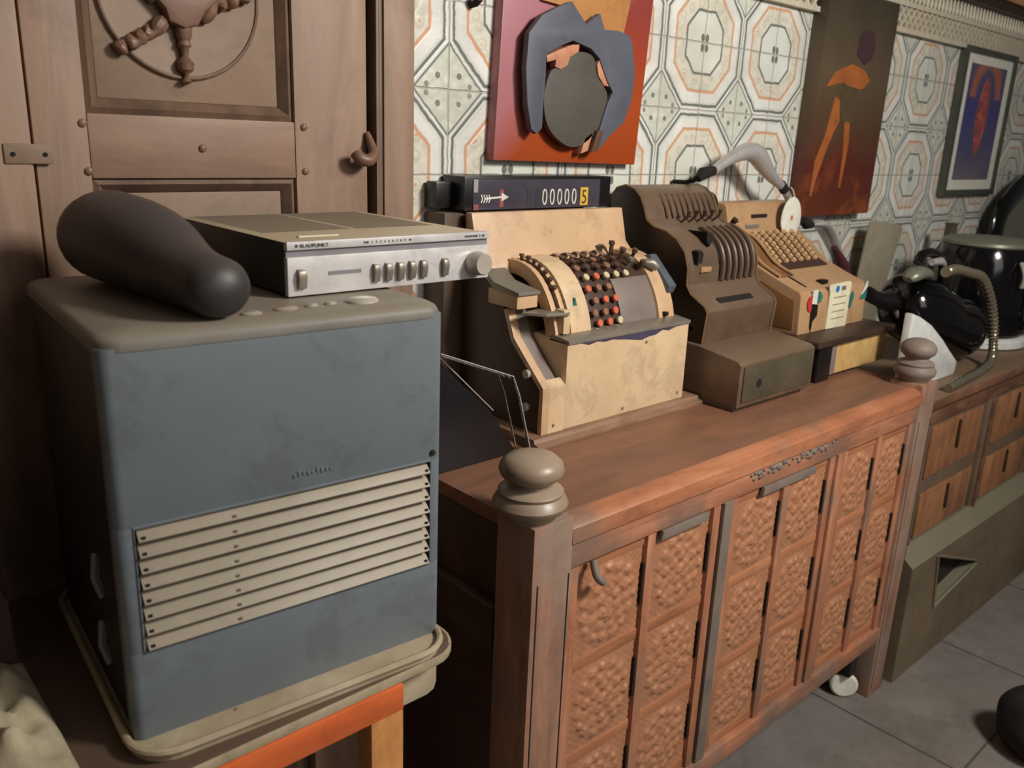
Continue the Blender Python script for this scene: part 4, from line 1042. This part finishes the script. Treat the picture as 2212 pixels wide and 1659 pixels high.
prism(bm, [(1.79, .952), (1.99, .952), (2.115, 1.335), (2.095, 1.350), (1.870, 1.372), (1.852, 1.360)], -.075, -.062, 'y')
bmesh.ops.translate(bm, verts=bm.verts, vec=(0, 0, -.060))
obj('leaning_board', bm, M['board'], None, .006, label='plain grey-beige rectangular board leaning on the tiled wall', cat='board')

# ------------------------------------------------------------ appliances on the right cabinet
CP = thing('coffee_maker', 'glossy black round coffee maker with grey lid and pale base, at the right edge', 'coffee maker', (2.13, -.38, kz))
bm = B(); lathe(bm, [(.17, kz), (.185, kz + .006), (.188, kz + .030), (.175, kz + .040)], (2.19, -.36, 0), 40, sy=.95); obj('base_ring', bm, M['whiteplastic'], CP)
bm = B(); lathe(bm, [(.165, kz + .040), (.176, kz + .06), (.180, kz + .18), (.172, kz + .30), (.160, kz + .345), (.156, kz + .352)], (2.19, -.36, 0), 40, sy=.95); obj('body', bm, M['gloss'], CP)
bm = B(); lathe(bm, [(.158, kz + .352), (.164, kz + .358), (.162, kz + .368), (.14, kz + .378), (.04, kz + .382)], (2.19, -.36, 0), 40, sy=.95); obj('lid', bm, M['lid'], CP)
bm = B(); tube(bm, spline([(2.15, -.520, kz + .24), (2.17, -.585, kz + .245), (2.20, -.60, kz + .20), (2.20, -.585, kz + .12), (2.17, -.525, kz + .08)], 6), [.013] * 25, 12); obj('handle', bm, M['gloss'], CP)
bm = B(); tube(bm, spline([(2.10, -.505, kz + .31), (2.08, -.53, kz + .27), (2.085, -.525, kz + .23)], 6), .008, 10); obj('spout_button', bm, M['silver'], CP)

VC = thing('vacuum_cleaner', 'glossy black bulbous handheld vacuum with a chrome cap, beside the coffee maker', 'vacuum cleaner', (1.66, -.40, kz))
bm = B()
tube(bm, spline([(1.50, -.33, 1.10), (1.55, -.36, 1.09), (1.62, -.40, 1.055), (1.70, -.42, 1.02), (1.78, -.44, 1.0), (1.85, -.44, 1.0)], 5), [.03, .055, .074, .088, .098, .104, .107, .109, .110, .1105, .111, .111, .111, .111, .110, .110, .1095, .109, .1085, .108, .106, .102, .096, .085, .060, .012], 28, .98); obj('body', bm, M['gloss'], VC)
bm = B(); tube(bm, spline([(1.30, -.36, 1.145), (1.36, -.36, 1.125), (1.45, -.36, 1.105), (1.52, -.36, 1.09)], 5), [.022] * 8 + [.03] * 8, 12); obj('nozzle', bm, M['blackbox'], VC)
bm = B(); tube(bm, spline([(1.42, -.42, 1.185), (1.46, -.42, 1.20), (1.52, -.42, 1.198), (1.56, -.42, 1.185)], 4), [.012, .02, .026, .03, .031, .031, .03, .029, .028, .026, .024, .018, .008], 16, .7); obj('chrome_cap', bm, M['lid'], VC)
bm = B(); tube(bm, spline([(1.44, -.43, 1.235), (1.47, -.43, 1.262), (1.55, -.43, 1.258), (1.62, -.43, 1.225), (1.66, -.42, 1.16), (1.66, -.41, 1.11)], 5), .014, 12); obj('handle', bm, M['gloss'], VC)
bm = B(); tube(bm, [(1.50, -.447, 1.236), (1.56, -.448, 1.236), (1.60, -.445, 1.222)], [.010, .013, .008], 12); obj('handle_inlay', bm, M['silver'], VC)
bm = B(); tube(bm, spline([(1.48, -.36, 1.10), (1.50, -.385, 1.05), (1.56, -.40, 1.0), (1.60, -.41, .96), (1.62, -.42, .905)], 5), .014, 12); obj('stand_leg', bm, M['greyplate'], VC)
# ribbed metal hose
bm = B(); hp = spline([(1.40, -.53, 1.225), (1.47, -.53, 1.228), (1.56, -.54, 1.212), (1.65, -.545, 1.190), (1.735, -.55, 1.120), (1.785, -.555, 1.045), (1.805, -.56, .975), (1.775, -.575, .920), (1.66, -.59, .906), (1.52, -.60, .905), (1.36, -.610, .904)], 16)
tube(bm, hp, [.0125 + .0030 * (1 if k % 3 == 0 else 0) for k in range(len(hp))], 12)
obj('metal_hose', bm, M['hose'], None, 0, label='ribbed metal hose arching in front of the black appliances', cat='hose')
# white scalloped vessel half hidden by the right finial
bm = B()
prism(bm, [(1.215, .891), (1.595, .891), (1.605, .93), (1.53, .975), (1.46, 1.02), (1.36, 1.075), (1.27, 1.11), (1.215, 1.125)], -.535, -.512, 'y')
obj('white_tray', bm, M['whiteplastic'], None, .006, label='white plastic tray standing behind the right finial of the chest', cat='tray')
# far right: black rimmed grey chair back / kettle, dark bottle
FR = thing('upright_tray', 'grey upright oval tray with a thick black rim at the far right wall', 'tray', (3.4, -.12, kz))
rim = spline([(2.95, -.10, kz + .015), (2.955, -.10, 1.15), (2.97, -.10, 1.29), (3.06, -.10, 1.37), (3.20, -.10, 1.43), (3.36, -.10, 1.46), (3.55, -.10, 1.42), (3.66, -.10, 1.30), (3.68, -.10, kz + .015)], 5)
bm = B(); prism(bm, [(p.x, p.z) for p in rim], -.105, -.085, 'y'); obj('grey_plate', bm, M['lid'], FR)
bm = B(); tube(bm, [(p.x + (.04 if p.x < 3.3 else -.04), p.y, p.z) for p in rim], .055, 12, .5, up=Vector((0, 1, 0))); obj('black_rim', bm, M['gloss'], FR)
bm = B(); lathe(bm, [(.055, kz), (.06, kz + .01), (.06, kz + .24), (.045, kz + .29), (.022, kz + .33), (.022, kz + .39), (.026, kz + .40)], (2.42, -.13, 0), 20)
obj('dark_bottle', bm, worn('smoky_glass', srgb(70, 62, 54), srgb(88, 78, 66), .3), None, 0, label='dark brown bottle against the tiles behind the black coffee maker', cat='bottle')

# black bag on the floor at the right bottom corner, small dark things
def lump(name, c, r, mat, label, cat, sc=(1, 1, 1)):
    bm = B(); bmesh.ops.create_icosphere(bm, subdivisions=4, radius=1)
    for v in bm.verts:
        p = v.co.copy(); k = 1 + .10 * math.sin(p.x * 3 + 1) * math.sin(p.y * 3) + .03 * math.sin(p.z * 5 + p.x * 4)
        v.co = Vector((p.x * r * sc[0] * k, p.y * r * sc[1] * k, max(p.z, -.75) * r * sc[2] * k))
    zmin = min(v.co.z for v in bm.verts)
    bmesh.ops.translate(bm, verts=bm.verts, vec=(c[0], c[1], c[2] - zmin))
    return obj(name, bm, mat, None, 0, label=label, cat=cat)
lump('black_bag', (1.235, -1.035, .001), .095, M['bag'], 'soft black bag lying on the grey floor at the bottom right', 'bag', (1.1, 1, 1.0))
lump('black_shoe', (2.42, -.75, .001), .07, M['bag'], 'black shoe on the floor in front of the cabinet plinth', 'shoe', (1.7, .8, .9))

# ------------------------------------------------------------ lights, world, camera
def area(name, loc, tgt, size, power, col):
    l = bpy.data.lights.new(name, 'AREA'); l.energy = power; l.size = size; l.color = col
    o = bpy.data.objects.new(name, l); COL.objects.link(o); o.location = loc
    o.rotation_euler = (Vector(tgt) - Vector(loc)).to_track_quat('-Z', 'Y').to_euler()
area('key_lamp', (.55, -2.25, 2.55), (.3, -.2, 1.1), .45, 64, (1.0, .94, .86))
area('fill_lamp', (-.2, -3.2, 2.4), (-.2, -.3, 1.1), 1.5, 16, (1.0, .95, .92))
wd = bpy.data.worlds.new('room_world'); SC.world = wd; wd.use_nodes = True
bg = wd.node_tree.nodes['Background']; bg.inputs[0].default_value = (.62, .58, .55, 1); bg.inputs[1].default_value = .10

FPX = 1828.0; YAW, PIT, ROL = 0.7376988, 0.2833959, 0.0393480
cp, sp_, cy, sy = math.cos(PIT), math.sin(PIT), math.cos(YAW), math.sin(YAW)
f = Vector((sy * cp, cy * cp, -sp_)); r = Vector((cy, -sy, 0)); u = r.cross(f)
r2 = math.cos(ROL) * r + math.sin(ROL) * u; u2 = -math.sin(ROL) * r + math.cos(ROL) * u
cam = bpy.data.cameras.new('camera'); co = bpy.data.objects.new('camera', cam); COL.objects.link(co)
co.matrix_world = Matrix(((r2.x, u2.x, -f.x, -1.154), (r2.y, u2.y, -f.y, -1.506), (r2.z, u2.z, -f.z, 1.55), (0, 0, 0, 1)))
cam.sensor_width = 36; cam.lens = FPX / 2212 * 36; cam.clip_start = .02
cam.dof.use_dof = True; cam.dof.focus_distance = 1.45; cam.dof.aperture_fstop = 5.6
SC.camera = co
